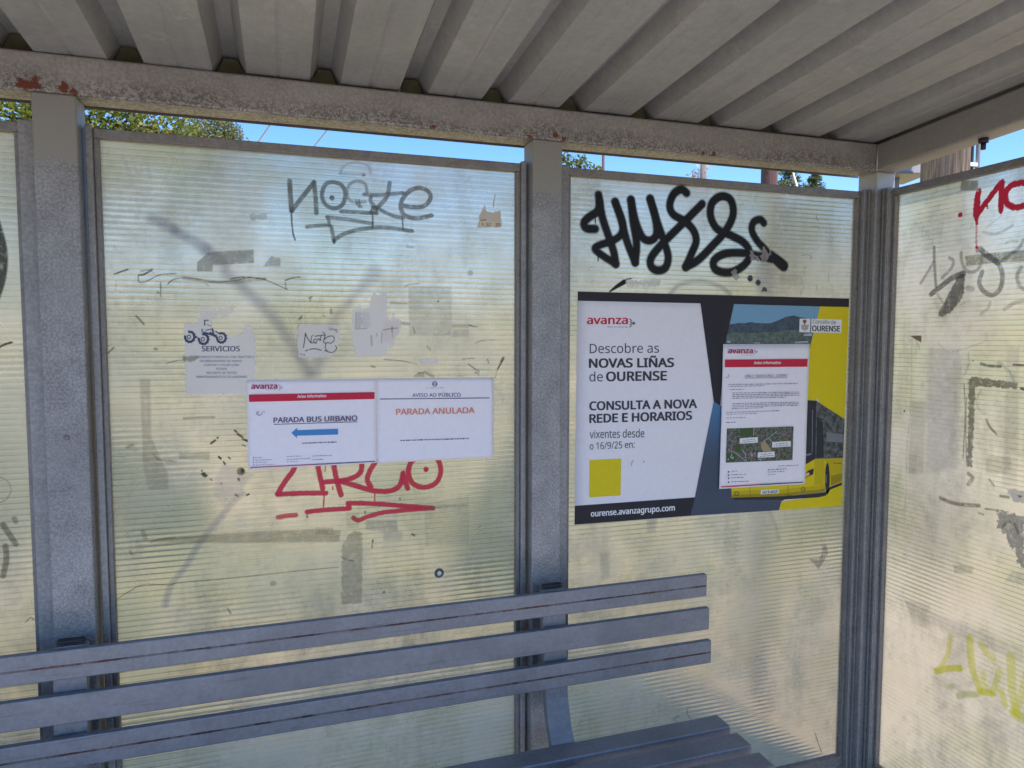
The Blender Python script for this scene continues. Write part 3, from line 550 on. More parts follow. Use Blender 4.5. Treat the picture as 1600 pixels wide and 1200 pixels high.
film('tape_residue', REAR, res2, M['residue'], pan2, off=.0013)
n3 = lambda *p: X(1300, 500, 3, *p); o4 = lambda *p: X(1380, 600, 4, *p); r4 = lambda *p: X(1300, 250, 4, *p)
OL = (.25, .22, .13)
res3 = [G(r4((808,128),(915,128),(915,192),(803,192)), OL, .75, .8), G(r4((830,600),(1000,580),(1220,560),(1220,632),(1000,645),(840,665)), OL, .62, 1), G(r4((487,1098),(560,1097),(560,1142),(520,1120)), (.17,.12,.06), .9), G(r4((525,1130),(550,1150),(550,1195)), (.7,.68,.6), .6),
 G(n3((640,275),(665,265),(870,295),(865,322),(672,312),(665,520),(655,690),(632,690),(640,500)), (.16,.145,.10), .78, .8, .006), S(n3((700,205),(740,215),(790,218)), 4.5, (.1,.1,.08), .75, .8), S(n3((850,210),(900,212)), 3, DK, .9), S(n3((890,322),(905,325)), 5, DK, .9), C(n3((662,190))[0], 1.2, DK),
 S(n3((725,468),(740,500),(772,535)), 3.6, (.2,.18,.13), .75, .8), S(n3((738,745),(760,778)), 2, (.2,.18,.13), .8), C(n3((340,427))[0], 1.6, DK),
 S(n3((510,835),(560,855),(610,865),(690,870)), 6, (.16,.145,.09), .7, 1.2), S(n3((720,885),(800,895)), 3, (.16,.145,.09), .6, 1), S(n3((690,905),(710,912)), 3, (.12,.1,.07), .8), S(n3((790,825),(830,830)), 4.5, (.2,.18,.13), .7, 1),
 G(n3((772,893),(830,905),(905,920),(905,1165),(870,1130),(860,1080),(825,1045),(815,1010),(775,970)), (.28,.28,.27), .8, .8, .01), S(n3((800,990),(810,960),(850,950),(875,1000)), 4, (.12,.12,.11), .6, 1.2), G(n3((820,790),(905,800),(905,860),(850,850)), (.52,.52,.55), .75, .8, .006), G(n3((870,820),(895,825),(880,835)), DK, .95),
 S(n3((620,300),(625,450),(615,650)), 2, (.14,.12,.09), .6, .8), S(n3((632,360),(628,500),(632,680)), 1.4, (.1,.1,.08), .7, .6), S(n3((640,720),(660,740),(640,770)), 6, (.14,.12,.09), .6, 1), 
 G(n3((450,130),(600,130),(590,700),(440,720)), (.46,.46,.48), .35, 6), G(n3((820,120),(880,120),(870,780),(800,780)), (.4,.4,.4), .22, 3), G(n3((370,380),(440,380),(430,720),(360,720)), TAPE, .3, 3), S(n3((375,90),(372,350),(352,620),(345,900)), 2.2, (.75,.72,.62), .5, 1), G(n3((720,640),(840,640),(840,720),(720,720)), TAPE, .3, 3),
 S(n3((640,150),(640,210),(620,260)), 2.5, (.3,.33,.4), .35, 1.5), S(n3((780,200),(830,240),(860,300)), 5, (.3,.36,.42), .35, 2), S(n3((700,330),(680,370),(690,420),(720,440)), 4, (.35,.4,.4), .3, 2), S(n3((500,110),(560,150),(720,100)), 2, (.4,.42,.44), .3, 1.5), G(X(1250,850,3.43,(560,300),(1200,560),(1200,640),(900,520),(600,390)), (.4,.39,.36), .25, 3), G(X(1250,850,3.43,(820,110),(930,120),(920,160),(830,155)), (.35,.34,.26), .4, 2), G(X(1250,850,3.43,(1130,150),(1220,150),(1220,220),(1100,200)), (.45,.45,.42), .4, 3), G(X(1250,850,3.43,(560,300),(700,320),(700,460),(600,420)), TAPE, .25, 3)]
film('tape_residue', SIDE, res3, M['residue'], pan3, off=.0008)
# pale disc in a dark ring: sunlight through a panel hole, painted as colour
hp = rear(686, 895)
mb = MB(); mb.tube([(hp.x, -.001, hp.z), (hp.x, -.0022, hp.z)], .0125, 20); mb.build('dark_ring', plainmat('dark_ring_grey', (.17,.15,.15), .6, .4), pan1)
mb = MB(); mb.tube([(hp.x, -.0023, hp.z), (hp.x, -.006, hp.z), (hp.x, -.0075, hp.z)], [.0062, .0056, .003], 14); mb.build('screw_or_lit_hole', plainmat('hole_light', (.97,.93,.68), .4, 0), pan1)

# ================================================================== BENCH
bench = empty('bench', (-1.9, -.25, 0), 'grey metal slatted bench bolted to the shelter posts below the notices', 'bench')
def scuff(t, P, c):
    mp = N(t, "ShaderNodeMapping"); mp.inputs["Scale"].default_value = (.06, 1, 1); t.links.new(P, mp.inputs[0])
    a_ = noise(t, mp.outputs[0], 120, 4, .7); b_ = noise(t, P, 5, 5, .65); d_ = noise(t, P, 130, 4, .75)
    c = mixc(t, math_(t, 'MULTIPLY', smooth01(t, a_, .56, .70), .45), c, (.13, .13, .145))
    c = mixc(t, math_(t, 'MULTIPLY', smooth01(t, b_, .48, .70), .40), c, (.15, .15, .16))
    return mixc(t, math_(t, 'MULTIPLY', smooth01(t, d_, .66, .73), .6), c, (.42, .42, .43))
def slat_mat(name, zline, seed):
    mm = galvanised(name, (.215, .218, .24), (.29, .292, .315), speck=95, rough=.5, metal=.4); t = mm.node_tree; b = t.nodes["Principled BSDF"]
    P = wpos(t); sx = t.nodes.new("ShaderNodeSeparateXYZ"); t.links.new(P, sx.inputs[0])
    dz = math_(t, 'ABSOLUTE', math_(t, 'SUBTRACT', sx.outputs[2], zline))
    mp = N(t, "ShaderNodeMapping"); mp.inputs["Location"].default_value = (seed, 0, 0); t.links.new(P, mp.inputs[0])
    wv = math_(t, 'MULTIPLY', noise(t, mp.outputs[0], 45, 5, .7), .0042)
    k = math_(t, 'MULTIPLY', smooth01(t, math_(t, 'SUBTRACT', dz, wv), .0009, -.0006), math_(t, 'ADD', .55, math_(t, 'MULTIPLY', smooth01(t, noise(t, mp.outputs[0], 13, 4, .7), .42, .56), .45)))
    old = b.inputs["Base Color"].links[0].from_socket
    rc = mixc(t, smooth01(t, noise(t, mp.outputs[0], 4, 2), .45, .6), (.035, .03, .035), (.10, .035, .03))
    old = scuff(t, P, old)
    t.links.new(mixc(t, k, old, rc), b.inputs["Base Color"]); return mm
_t = M['slat'].node_tree; _b = _t.nodes["Principled BSDF"]; _t.links.new(scuff(_t, wpos(_t), _b.inputs["Base Color"].links[0].from_socket), _b.inputs["Base Color"])
XE0, XE1 = -3.25, -.672
sl_ = [(.784, .7229, -.1375, True), (.6966, .636, -.1524, False), (.6113, .5487, -.1641, True)]
for i, (zt, zb, yf, ln) in enumerate(sl_):
    mt = slat_mat('slat_seamed', (zt+zb)/2-.001, i*3.7) if ln else M['slat']
    MB().box(XE0, XE1, yf, yf+.017, zb, zt, .0025).build('back_slat', mt, bench)
for i in range(4):
    yb = -.195 - i*.0885
    mt = slat_mat('seat_slat_seamed', .4085, 11+i) if i == 2 else M['slat']
    MB().box(XE0, XE1 - .001*i, yb-.060, yb, .394, .422, .003).build('seat_slat', mt, bench)
def bracket(xc):
    w2 = .030; t_ = .024; mb = MB()
    path = [(-.121, .786), (-.148, .515), (-.168, .455), (-.205, .400), (-.262, .378), (-.55, .372)]
    fr = [Vector((p[0], p[1])) for p in path]; L, Rr = [], []
    for i, p in enumerate(fr):
        d = (fr[min(i+1, len(fr)-1)] - fr[max(i-1, 0)]).normalized(); n = Vector((-d.y, d.x))
        L.append(p + n*0); Rr.append(p + n*t_)
    prof = [(p.x, p.y) for p in L] + [(p.x, p.y) for p in Rr[::-1]]
    mb.prism(prof, xc-w2, xc+w2)
    o = mb.build('bracket', M['bracket'], bench)
    c = MB(); c.box(xc-w2+.004, xc+w2-.004, -.117, -.100, .7875, .797, .004); c.build('tube_hollow_shade', M['dark'], o)  # solid dark block painted for the shade inside the hollow tube end
    s = MB(); s.box(xc-.02, xc+.02, -.094, Y_F-.0008, .55, .60); s.box(xc-.02, xc+.02, -.094, Y_F-.0008, .72, .76); s.build('spacer', M['bracket'], o)
    for zt, zb, yf, ln in sl_:
        pass
for xc in (-2.184, -1.112, -3.1): bracket(xc)

# ================================================================== PRINTED SHEETS
import os
FONT = None
try:
    fp_ = os.path.join(bpy.utils.system_resource('DATAFILES', path='fonts'), 'NotoSansHebrew-Regular.woff2')
    if os.path.exists(fp_): FONT = bpy.data.fonts.load(fp_)          # the typeface that ships with Blender
except Exception: FONT = None
def ink(name, col, rough=.6): return plainmat(name, col, rough, 0, .05, 60, .25)
def txt_mesh(body, bold=0.0, ital=0.0, space=1.0):
    cu = bpy.data.curves.new("t", 'FONT'); cu.body = body; cu.size = 1; cu.font = FONT or cu.font; cu.offset = bold; cu.shear = ital; cu.resolution_u = 4; cu.space_character = space
    ob = bpy.data.objects.new("t", cu); COL.objects.link(ob); dg = bpy.context.evaluated_depsgraph_get(); dg.update()
    me = bpy.data.meshes.new_from_object(ob.evaluated_get(dg)); bpy.data.objects.remove(ob); bpy.data.curves.remove(cu); return me
def ref_height(ch):
    me = txt_mesh(ch); h = max(v.co.y for v in me.vertices); bpy.data.meshes.remove(me); return h
REFH = (ref_height('H'), ref_height('x'))
class Print:
    """collects flat shapes of one colour on the rear wall plane, given in photo pixels, at one small standoff"""
    def __init__(s, off, plane=REAR): s.v, s.f, s.off, s.mi, s.plane, s.cur = [], [], off, [], plane, 0
    def _p(s, q):
        p = rear(q[0], q[1]); return (p.x, -s.off, p.z)
    def poly(s, *pts):
        n = len(s.v); s.v += [s._p(q) for q in pts]; s.f.append(tuple(range(n, n+len(pts)))); s.mi.append(s.cur); return s
    def line(s, a, b, wd):
        d = Vector((b[0]-a[0], b[1]-a[1])); nn = Vector((-d.y, d.x)).normalized()*wd/2
        return s.poly((a[0]+nn.x, a[1]+nn.y), (b[0]+nn.x, b[1]+nn.y), (b[0]-nn.x, b[1]-nn.y), (a[0]-nn.x, a[1]-nn.y))
    def ell(s, c, rx, ry, n=20): return s.poly(*[(c[0]+rx*math.cos(k*2*math.pi/n), c[1]+ry*math.sin(k*2*math.pi/n)) for k in range(n)])
    def ring(s, c, rx, ry, wd, n=24, a0=0, a1=2*math.pi):
        for k in range(n):
            a, b = a0+(a1-a0)*k/n, a0+(a1-a0)*(k+1)/n
            s.poly((c[0]+rx*math.cos(a), c[1]+ry*math.sin(a)), (c[0]+rx*math.cos(b), c[1]+ry*math.sin(b)), (c[0]+(rx-wd)*math.cos(b), c[1]+(ry-wd)*math.sin(b)), (c[0]+(rx-wd)*math.cos(a), c[1]+(ry-wd)*math.sin(a)))
        return s
    def text(s, body, a, b, h, bold=0.0, xh=False, ital=0.0):
        """baseline from a to b in photo pixels, capital (or x-) height h in pixels; bold thickens the strokes by that share of the em"""
        me = txt_mesh(body, 0.0, ital); vs = [v.co.copy() for v in me.vertices]
        if not vs: return s
        x0 = min(v.x for v in vs); x1 = max(v.x for v in vs); ref = REFH[1 if xh else 0]
        ax, bx = Vector(a), Vector(b); k = max(bold, 0)*.95
        moves = [(0, 0)] if k <= 0 else [(0, 0), (-k, 0), (k, 0), (0, -k*.6), (0, k*.6), (-k*.7, -k*.5), (k*.7, k*.5), (-k*.7, k*.5), (k*.7, -k*.5)]
        off0 = s.off
        for mx, my in moves:
            n = len(s.v)
            for v in vs:
                p = ax + (bx-ax)*((v.x+mx-x0)/(x1-x0)); s.v.append(s._p((p.x, p.y - (v.y+my)/ref*h)))
            for p in me.polygons: s.f.append(tuple(n+i for i in p.vertices)); s.mi.append(s.cur)
            s.off += .00002
        s.off = off0; bpy.data.meshes.remove(me); return s
    def words(s, a, b, h, seed=0):                        # rows of print too small to read
        r = random.Random(seed); x = 0; L = math.hypot(b[0]-a[0], b[1]-a[1])
        while x < L:
            l = min(r.uniform(1.6, 6.5), L-x); t0, t1 = x/L, (x+l)/L
            s.line((a[0]+(b[0]-a[0])*t0, a[1]+(b[1]-a[1])*t0), (a[0]+(b[0]-a[0])*t1, a[1]+(b[1]-a[1])*t1), h*r.uniform(.7, 1.1)); x += l + r.uniform(.9, 1.5)
        return s
    def chevrons(s, x, y, sc):
        for k, (dx, c) in enumerate(((0, 0), (0, 0), (0, 0))):
            pass
        P0 = [(0,-1),(.55,-.6),(.15,-.25),(.75,.05),(.15,.35),(.5,.6),(0,1)]
        for p, q in zip(P0[:-1], P0[1:]): s.line((x+p[0]*sc, y+p[1]*sc), (x+q[0]*sc, y+q[1]*sc), sc*.17)
        s.line((x+.75*sc, y-.3*sc), (x+1.35*sc, y+.05*sc), sc*.16); s.line((x+1.35*sc, y+.05*sc), (x+.75*sc, y+.42*sc), sc*.16); s.line((x+.8*sc, y+.05*sc), (x+1.05*sc, y+.05*sc), sc*.3)
        return s
    def build(s, name, mats, parent):
        me = bpy.data.meshes.new(name); me.from_pydata(s.v, [], s.f); me.update()
        bm = bmesh.new(); bm.from_mesh(me)
        for f in bm.faces:
            if f.normal.y > 0: f.normal_flip()
        bm.to_mesh(me); bm.free()
        for p, k in zip(me.polygons, s.mi): p.material_index = k
        return link(name, me, mats, parent)
def sheet(name, corners, off, mt, parent=None, curl=.0016, thick=.0003, nx=26, ny=18, seed=1, torn_top=0.0):
    """a sheet of paper with a little buckle: corners TL TR BR BL in photo pixels"""
    r = np.random.default_rng(seed); ph = r.uniform(0, 6, 4)
    P4 = [rear(*c) for c in corners]; co = []; fs = []
    for j in range(ny+1):
        for i in range(nx+1):
            u, v = i/nx, j/ny
            p = (P4[0]*(1-u)+P4[1]*u)*(1-v) + (P4[3]*(1-u)+P4[2]*u)*v
            b = curl*(.5+.25*math.sin(u*7+ph[0]+v*2)+.25*math.sin(v*6+ph[1]-u*3))
            dz = torn_top*(random.random()-.3) if j == 0 else 0
            co.append((p.x, -off - b, p.z+dz))
    for j in range(ny):
        for i in range(nx):
            a = j*(nx+1)+i; fs.append((a, a+nx+1, a+nx+2, a+1))
    me = bpy.data.meshes.new(name); me.from_pydata(co, [], fs); me.update()
    o = link(name, me, mt, parent, True); md = o.modifiers.new('t', 'SOLIDIFY'); md.thickness = thick; md.offset = -1
    return o
PAPER = ink('paper_white', (.88, .83, .88), .75); POSTERW = ink('poster_white', (.82, .79, .83), .45)
K = {'blk': ink('ink_black', (.03, .028, .035)), 'txt': ink('ink_charcoal', (.055, .055, .065)), 'red': ink('ink_red', (.60, .025, .06)), 'mag': ink('ink_magenta', (.42, .02, .10)), 'grey': ink('ink_grey', (.28, .28, .31)), 'navy': ink('ink_navy', (.05, .06, .17)), 'viol': ink('ink_violet_black', (.13, .09, .18)),
     'yel': ink('ink_yellow', (.72, .57, .012)), 'org': ink('ink_orange_red', (.76, .24, .13)), 'blue': ink('ink_blue', (.06, .25, .56)), 'white': ink('ink_white', (.8, .8, .8)), 'pale': ink('ink_pale_grey', (.45, .45, .5)), 'brown': ink('ink_brown', (.3, .12, .07)), 'dgry': ink('ink_dark_grey', (.035, .038, .045)), 'mid': ink('ink_mid_grey', (.2, .21, .23)), 'hl': ink('ink_lamp', (.75, .5, .2)), 'yd': ink('ink_dark_yellow', (.56, .43, .012)), 'yb': ink('ink_brown_yellow', (.36, .27, .012)), 'green': ink('ink_green', (.06, .11, .04)), 'tan': ink('ink_tan', (.40, .31, .18)), 'dred': ink('ink_roof_red', (.33, .06, .05))}
def river_mat():
    mm, t, b, o = mat('ink_river'); P = wpos(t); sx = t.nodes.new("ShaderNodeSeparateXYZ"); t.links.new(P, sx.inputs[0])
    c = mixc(t, smooth01(t, sx.outputs[2], 1.05, 1.29), (.035, .055, .10), (.05, .21, .44)); c = mixc(t, math_(t, 'MULTIPLY', noise(t, P, 30, 4), .3), c, (.1, .13, .17))
    t.links.new(c, b.inputs["Base Color"]); b.inputs["Roughness"].default_value = .5; return mm
def mottled(name, a, b_, scale, rough=.5):
    mm, t, b, o = mat(name); P = wpos(t); t.links.new(mixc(t, smooth01(t, noise(t, P, scale, 5, .7), .38, .62), a, b_), b.inputs["Base Color"]); b.inputs["Roughness"].default_value = rough; return mm
K['river'] = river_mat(); K['sky'] = ink('ink_sky', (.19, .38, .55)); K['hill'] = mottled('ink_hill', (.03, .055, .085), (.06, .10, .13), 60); K['wood'] = mottled('ink_trees', (.05, .085, .075), (.13, .17, .16), 90); K['glass'] = mottled('ink_bus_glass', (.03, .035, .035), (.14, .15, .15), 70); K['map'] = mottled('ink_map', (.025, .045, .02), (.17, .17, .14), 130)

# ---- the large poster
def seamless(o): return o
po = sheet('poster', [(902,455.5),(1325.7,466.5),(1315,790),(897,819.5)], .0016, POSTERW, curl=.0010, nx=20, ny=14, seed=3)
tag(po, 'large white, black and yellow poster of a bus taped under the black spray tag', 'poster')
c7 = lambda x, y: (880+x/3.478, 430+y/3.478); c8 = lambda x, y: (1120+x/6, 600+y/6); c5 = lambda x, y: (1120+x/7.11, 380+y/7.11); c9 = lambda x, y: (890+x/6.667, 680+y/6.667)
o1 = .0030
pr = Print(o1); pr.poly((902,455.5),(1325.7,466.5),(1325.4,479.8),(1280,479),(1146,475.2),(1093.6,474),(902,470)).poly((1093.6,474),(1146,475.2),(1131,545),(1127,600),(1124.5,634),(1114.3,627))
pr.build('black_band', K['blk'], po)
Print(o1).poly((897.5,790),(1085,776.7),(1078,805.5),(897,819.5)).build('black_band', K['blk'], po)
pr = Print(o1); pr.cur = 0; pr.poly((1114.3,627),(1124.5,634),(1131,634),(1262,640),(1262,760),(1220,783),(1216,797),(1078,805.5),(1085,776.7))
pr.build('river_picture', K['river'], po)
pr = Print(o1); pr.poly((1146,475.2),(1280,479),(1264,545),(1131,545)); pr.cur = 1; pr.off = o1+.0002
pr.poly((1139,507),c5(250,885),c5(300,890),c5(370,876),c5(430,886),c5(520,890),c5(590,888),c5(640,872),c5(700,845),c5(760,818),c5(850,803),c5(900,818),c5(940,824),c5(1000,838),(1274,499),(1265,541),(1131.5,541))
pr.cur = 2; pr.off = o1+.0004; pr.poly((1135,522),c5(200,990),c5(330,1000),c5(500,990),c5(650,985),c5(760,965),c5(900,965),(1270,517),(1264,544.5),(1131,544.5)); pr.cur = 3; pr.off = o1+.0006
pr.poly(c5(110,1085),c5(145,1085),c5(145,1105),c5(105,1105)); pr.poly(c5(960,1010),c5(1050,1000),c5(1045,1030),c5(955,1030)); pr.poly(c5(860,1095),c5(1010,1085),c5(1005,1105),c5(860,1110)); pr.poly(c5(400,1105),c5(470,1100),c5(470,1115),c5(400,1115))
pr.build('landscape_picture', [K['sky'], K['hill'], K['wood'], K['pale']], po)
pr = Print(o1); pr.poly((1280,479),(1325.4,479.8),(1318.5,655),(1280,630),(1275,621),(1258,618),(1264,545)); pr.build('yellow_field', K['yel'], po)
Print(o1).poly((1216,797),(1220,783),(1278,776),(1290,768),(1315.5,752),(1315,790)).build('yellow_field', K['yel'], po)
# bus on the poster
pr = Print(o1+.0004); pr.cur = 0
pr.poly((1141.7,760),(1256,752),c8(820,755),c8(915,700),c8(1175,692),c8(1165,918),c8(1050,962),c8(1010,1012),c8(930,1020),c8(600,1050),(1141.7,777))
pr.poly(c8(800,120),c8(900,108),c8(930,128),c8(930,152),c8(835,152),c8(800,150))
pr.off += .0001; pr.cur = 5; pr.poly(c8(1000,705),c8(1175,697),c8(1165,918),c8(1060,958),c8(1052,800)); pr.poly(c8(130,1000),c8(600,985),c8(930,950),c8(1005,930),c8(1010,1012),c8(930,1020),c8(600,1050),c8(130,1060)); pr.poly(c8(905,705),c8(1000,705),c8(1005,790),c8(990,930),c8(905,945),c8(912,800))
pr.off += .00005; pr.cur = 7; pr.poly(c8(1062,860),c8(1168,835),c8(1166,905),c8(1062,950)); pr.poly(c8(130,1035),c8(600,1022),c8(930,990),c8(1005,975),c8(1010,1012),c8(930,1020),c8(600,1050),c8(130,1060))
pr.off += .0002; pr.cur = 1; pr.poly(c8(815,150),c8(925,155),c8(915,700),c8(820,755)); pr.cur = 2; pr.poly(c8(925,152),c8(960,180),c8(1190,328),c8(1175,690),c8(1000,698),c8(915,700))
pr.off += .0002; pr.cur = 1; pr.poly(c8(930,300),c8(985,360),c8(995,690),c8(925,690)); pr.cur = 3; pr.poly(c8(1020,450),c8(1180,470),c8(1178,545),c8(1020,540)); pr.poly(c8(822,655),c8(880,645),c8(880,662),c8(822,675)); pr.poly(c8(885,240),c8(892,240),c8(888,640),c8(882,640)); pr.cur = 2; pr.poly(c8(1005,560),c8(1178,560),c8(1175,690),c8(1005,692))
pr.cur = 1; pr.poly(c8(820,835),c8(850,810),c8(902,788),c8(895,845),c8(820,880)); pr.off += .0002; pr.cur = 4; pr.poly(c8(820,835),c8(855,825),c8(862,850),c8(822,872)); pr.cur = 1; pr.ell(c8(1028,885), 22/6, 148/6); pr.off += .0002; pr.cur = 3; pr.ell(c8(1015,885), 7/6, 45/6)
pr.cur = 1; pr.off -= .0002; pr.poly(c8(130,1062),c8(600,1052),c8(930,1022),c8(1010,1014),c8(1050,965),c8(1165,920),c8(1163,945),c8(1060,985),c8(1010,1045),c8(940,1060),c8(600,1082),c8(160,1085))
for a, b in (((305,965),(305,1055)),((660,940),(660,1045))): pr.line(c8(*a), c8(*b), .5)
pr.cur = 5; pr.line(c8(915,702), c8(1175,695), 1.0); pr.cur = 1; pr.ring(c8(178,1025), 3.6, 3.2, .9); pr.ring(c8(800,985), 3.4, 3.4, .9); pr.words(c8(1085,738), c8(1165,742), 1.0, 5)
pr.off += .0002; pr.cur = 6; pr.poly(c8(403,990),c8(570,982),c8(572,1022),c8(403,1032)); pr.off += .0002; pr.cur = 1; pr.text('5618 MGR', c8(418,1026), c8(560,1018), 4.6, .02)
pr.build('bus_picture', [K['yel'], K['dgry'], K['glass'], K['mid'], K['hl'], K['yd'], K['white'], K['yb']], po)
# town label
pr = Print(o1+.0010); pr.cur = 0; pr.poly(c5(910,838),c5(1030,840),c5(1025,992),c5(905,988)).poly(c5(1040,840),c5(1378,848),c5(1372,996),c5(1036,992)); pr.off += .0002; pr.cur = 1; pr.text('Concello de', c5(1055,893), c5(1312,900), 6.2, .0); pr.text('OURENSE', c5(1050,975), c5(1355,980), 8.2, .035)
pr.cur = 2; pr.ell(c5(965,868), 3.2, 2.8); pr.poly(c5(955,880),c5(975,880),c5(972,905),c5(958,905)); pr.cur = 3; pr.poly(c5(925,905),c5(1012,905),c5(1006,935),c5(1000,960),c5(968,975),c5(935,960),c5(928,935)); pr.off += .0002; pr.cur = 2; pr.line(c5(930,925), c5(1008,925), .5); pr.line(c5(934,945), c5(1004,945), .5)
pr.build('town_label', [K['white'], K['txt'], K['brown'], K['pale']], po)
# words
pr = Print(o1); pr.text('avanza', c7(128,265), c7(347,265), 9.2, .028, True); pr.build('logo', K['red'], po)
pr = Print(o1); pr.words(c7(237,281), c7(347,282), 1.6, 2); pr.cur = 1; pr.chevrons(c7(357,260)[0], c7(0,260)[1], 6.8); pr.build('logo_arrow', [K['pale'], K['txt']], po)
pr = Print(o1); pr.text('Descobre as', c7(142,424), c7(518,421), 14.4, -.004); pr.text('NOVAS LIÑAS', c7(140,502), c7(597,498), 13.6, .034); pr.text('de', c7(140,577), c7(213,576), 14.4, -.004); pr.text('OURENSE', c7(233,575), c7(558,570), 14.0, .034)
pr.text('CONSULTA A NOVA', c7(142,733), c7(722,720), 13.0, .034); pr.text('REDE E HORARIOS', c7(142,802), c7(695,784), 13.0, .034); pr.text('vixentes desde', c7(142,886), c7(438,880), 9.4, -.006, True); pr.text('o 16/9/25 en:', c7(142,947), c7(386,937), 10.6, -.006)
pr.line(c9(640,318), c9(645,275), .7); pr.line(c9(645,275), c9(662,262), .7); pr.line(c9(768,262), c9(766,285), .9)
pr.build('lettering', K['txt'], po)
pr = Print(o1+.0002); pr.text('ourense.avanzagrupo.com', c9(218,845), c9(1088,781), 6.6, .03, True); pr.build('web_address', K['white'], po)
pr = Print(o1); pr.poly(c9(203,258),c9(533,243),c9(526,626),c9(200,646)); pr.build('yellow_square', K['yel'], po)

# ---- notices
n1 = lambda x, y: (380+x/7.273, 585+y/7.273); n2 = lambda x, y: (580+x/8, 585+y/8); na = lambda x, y: (1115+x/10, 530+y/10); nb = lambda x, y: (1115+x/10, 650+y/10)
s1 = sheet('notice', [(385.5,594),(588.2,591.2),(588.6,722.8),(388,733.8)], .0022, PAPER, curl=.0016, seed=5)
tag(s1, 'white landscape notice with red bar and blue arrow pointing left', 'notice')
op = .0046
pr = Print(op); pr.text('avanza', n1(95,163), n1(387,160), 6.2, .028, True); pr.build('logo', K['mag'], s1)
pr = Print(op); pr.poly(n1(66,228),n1(1491,200),n1(1490,278),n1(68,311)); pr.off += .0003; pr.cur = 1; pr.text('Aviso informativo', n1(615,264), n1(942,256), 4.4, .03); pr.build('red_bar', [K['red'], K['white']], s1)
pr = Print(op); pr.text('PARADA BUS URBANO', n1(347,547), n1(1293,524), 7.9, .022); pr.line(n1(347,566), n1(1296,537), 1.0)
pr.words(n1(668,780), n1(1060,766), 1.5, 3); pr.words(n1(130,944), n1(210,942), .7, 1); pr.words(n1(140,972), n1(320,965), .8, 8); pr.words(n1(140,998), n1(280,993), .7, 9); pr.words(n1(140,1028), n1(355,1018), .7, 10)
for y in (944, 970, 997, 1027): pr.ell(n1(118, y), .9, .9, 8)
pr.words(n1(495,930), n1(660,925), .7, 11); pr.words(n1(495,964), n1(765,952), .7, 12); pr.words(n1(495,992), n1(625,986), .6, 13); pr.words(n1(785,925), n1(1010,917), .8, 14); pr.words(n1(785,968), n1(905,963), .8, 15)
pr.ring(n1(185,440), 5, 3.4, .6, 12, .4, 4.6); pr.line(n1(215,420), n1(212,450), .7); pr.line(n1(238,410), n1(238,435), .7); pr.line(n1(160,430), n1(185,468), .6)
pr.build('lettering', K['viol'], s1)
pr = Print(op); pr.poly(n1(548,663),n1(610,606),n1(612,632),n1(1076,617),n1(1076,681),n1(612,694),n1(610,722)); pr.build('blue_arrow', K['blue'], s1)
pr = Print(op); pr.line(n1(80,1056), n1(800,1021), 1.3); pr.cur = 1; pr.line(n1(800,1021), n1(1497,985), 1.3); pr.build('footer_line', [K['mag'], K['navy']], s1)
pr = Print(op); pr.chevrons(n1(405,148)[0], n1(0,148)[1], 4.6); pr.words(n1(262,176), n1(385,174), .6, 3); pr.build('logo_arrow', K['pale'], s1)
s2 = sheet('notice', [(588.9,591.2),(771,589.8),(770.4,714.2),(589.4,723.4)], .0024, PAPER, curl=.0018, seed=9)
tag(s2, 'white landscape notice with orange headline, right half of the taped pair', 'notice')
pr = Print(op); pr.text('AVISO AO PÚBLICO', n2(510,281), n2(1112,275), 5.6, .006); pr.line(n2(105,307), n2(1470,293), 1.2); pr.ring(n2(790,118), 4.1, 4.1, 1.1); pr.line(n2(765,112), n2(815,108), .8); pr.line(n2(765,128), n2(815,124), .8)
pr.words(n2(675,170), n2(915,166), .5, 4); pr.words(n2(362,824), n2(1215,799), 1.5, 21); pr.build('lettering', K['navy'], s2)
pr = Print(op); pr.text('PARADA ANULADA', n2(310,503), n2(1285,481), 9.0, .022); pr.build('headline', K['org'], s2)
s3 = sheet('notice', [(1128,537.6),(1262.6,537.2),(1254.6,755.6),(1121.5,763.2)], .0060, PAPER, curl=.0026, seed=13, torn_top=.0)
tag(s3, 'white portrait notice with red bar and aerial map stuck over the bus poster', 'notice')
oq = .0092
pr = Print(oq); pr.text('avanza', na(200,218), na(582,219), 6.0, .028, True); pr.build('logo', K['mag'], s3)
pr = Print(oq); pr.chevrons(na(600,195)[0], na(0,195)[1], 4.4); pr.words(na(410,248), na(590,248), .6, 6); pr.build('logo_arrow', K['pale'], s3)
pr = Print(oq); pr.poly(na(150,318),na(1438,306),na(1432,428),na(148,437)); pr.off += .0003; pr.cur = 1; pr.text('Aviso informativo', na(600,388), na(1018,385), 4.2, .03); pr.build('red_bar', [K['red'], K['white']], s3)
pr = Print(oq); pr.text('LIÑA 5 "SANTA CRUZ - CUMIAL"', na(460,592), na(1137,580), 3.7, .0); pr.line(na(460,606), na(1120,597), .6)
rows = [(200,706,1290,690),(200,735,780,722),(215,785,440,780),(265,838,1310,822),(265,866,1315,846),(265,893,1310,872),(265,920,1095,903),(265,1000,1300,980),(265,1027,1310,1003),(265,1055,1300,1028),(255,1083,740,1066),(170,1140,1005,1112),(170,1170,640,1152)]
for i, (x0, y0, x1, y1) in enumerate(rows): pr.words(na(x0, y0), na(x1, y1), .85, 30+i)
pr.words(na(170,1228), na(480,1217), .8, 61); pr.words(na(165,1298), na(320,1290), 1.2, 62)
pr.words(nb(980,775), nb(1290,760), .8, 63); pr.words(nb(815,833), nb(1110,817), 1.0, 64); pr.words(nb(815,868), nb(1080,855), .8, 65); pr.words(nb(815,910), nb(935,902), .7, 66)
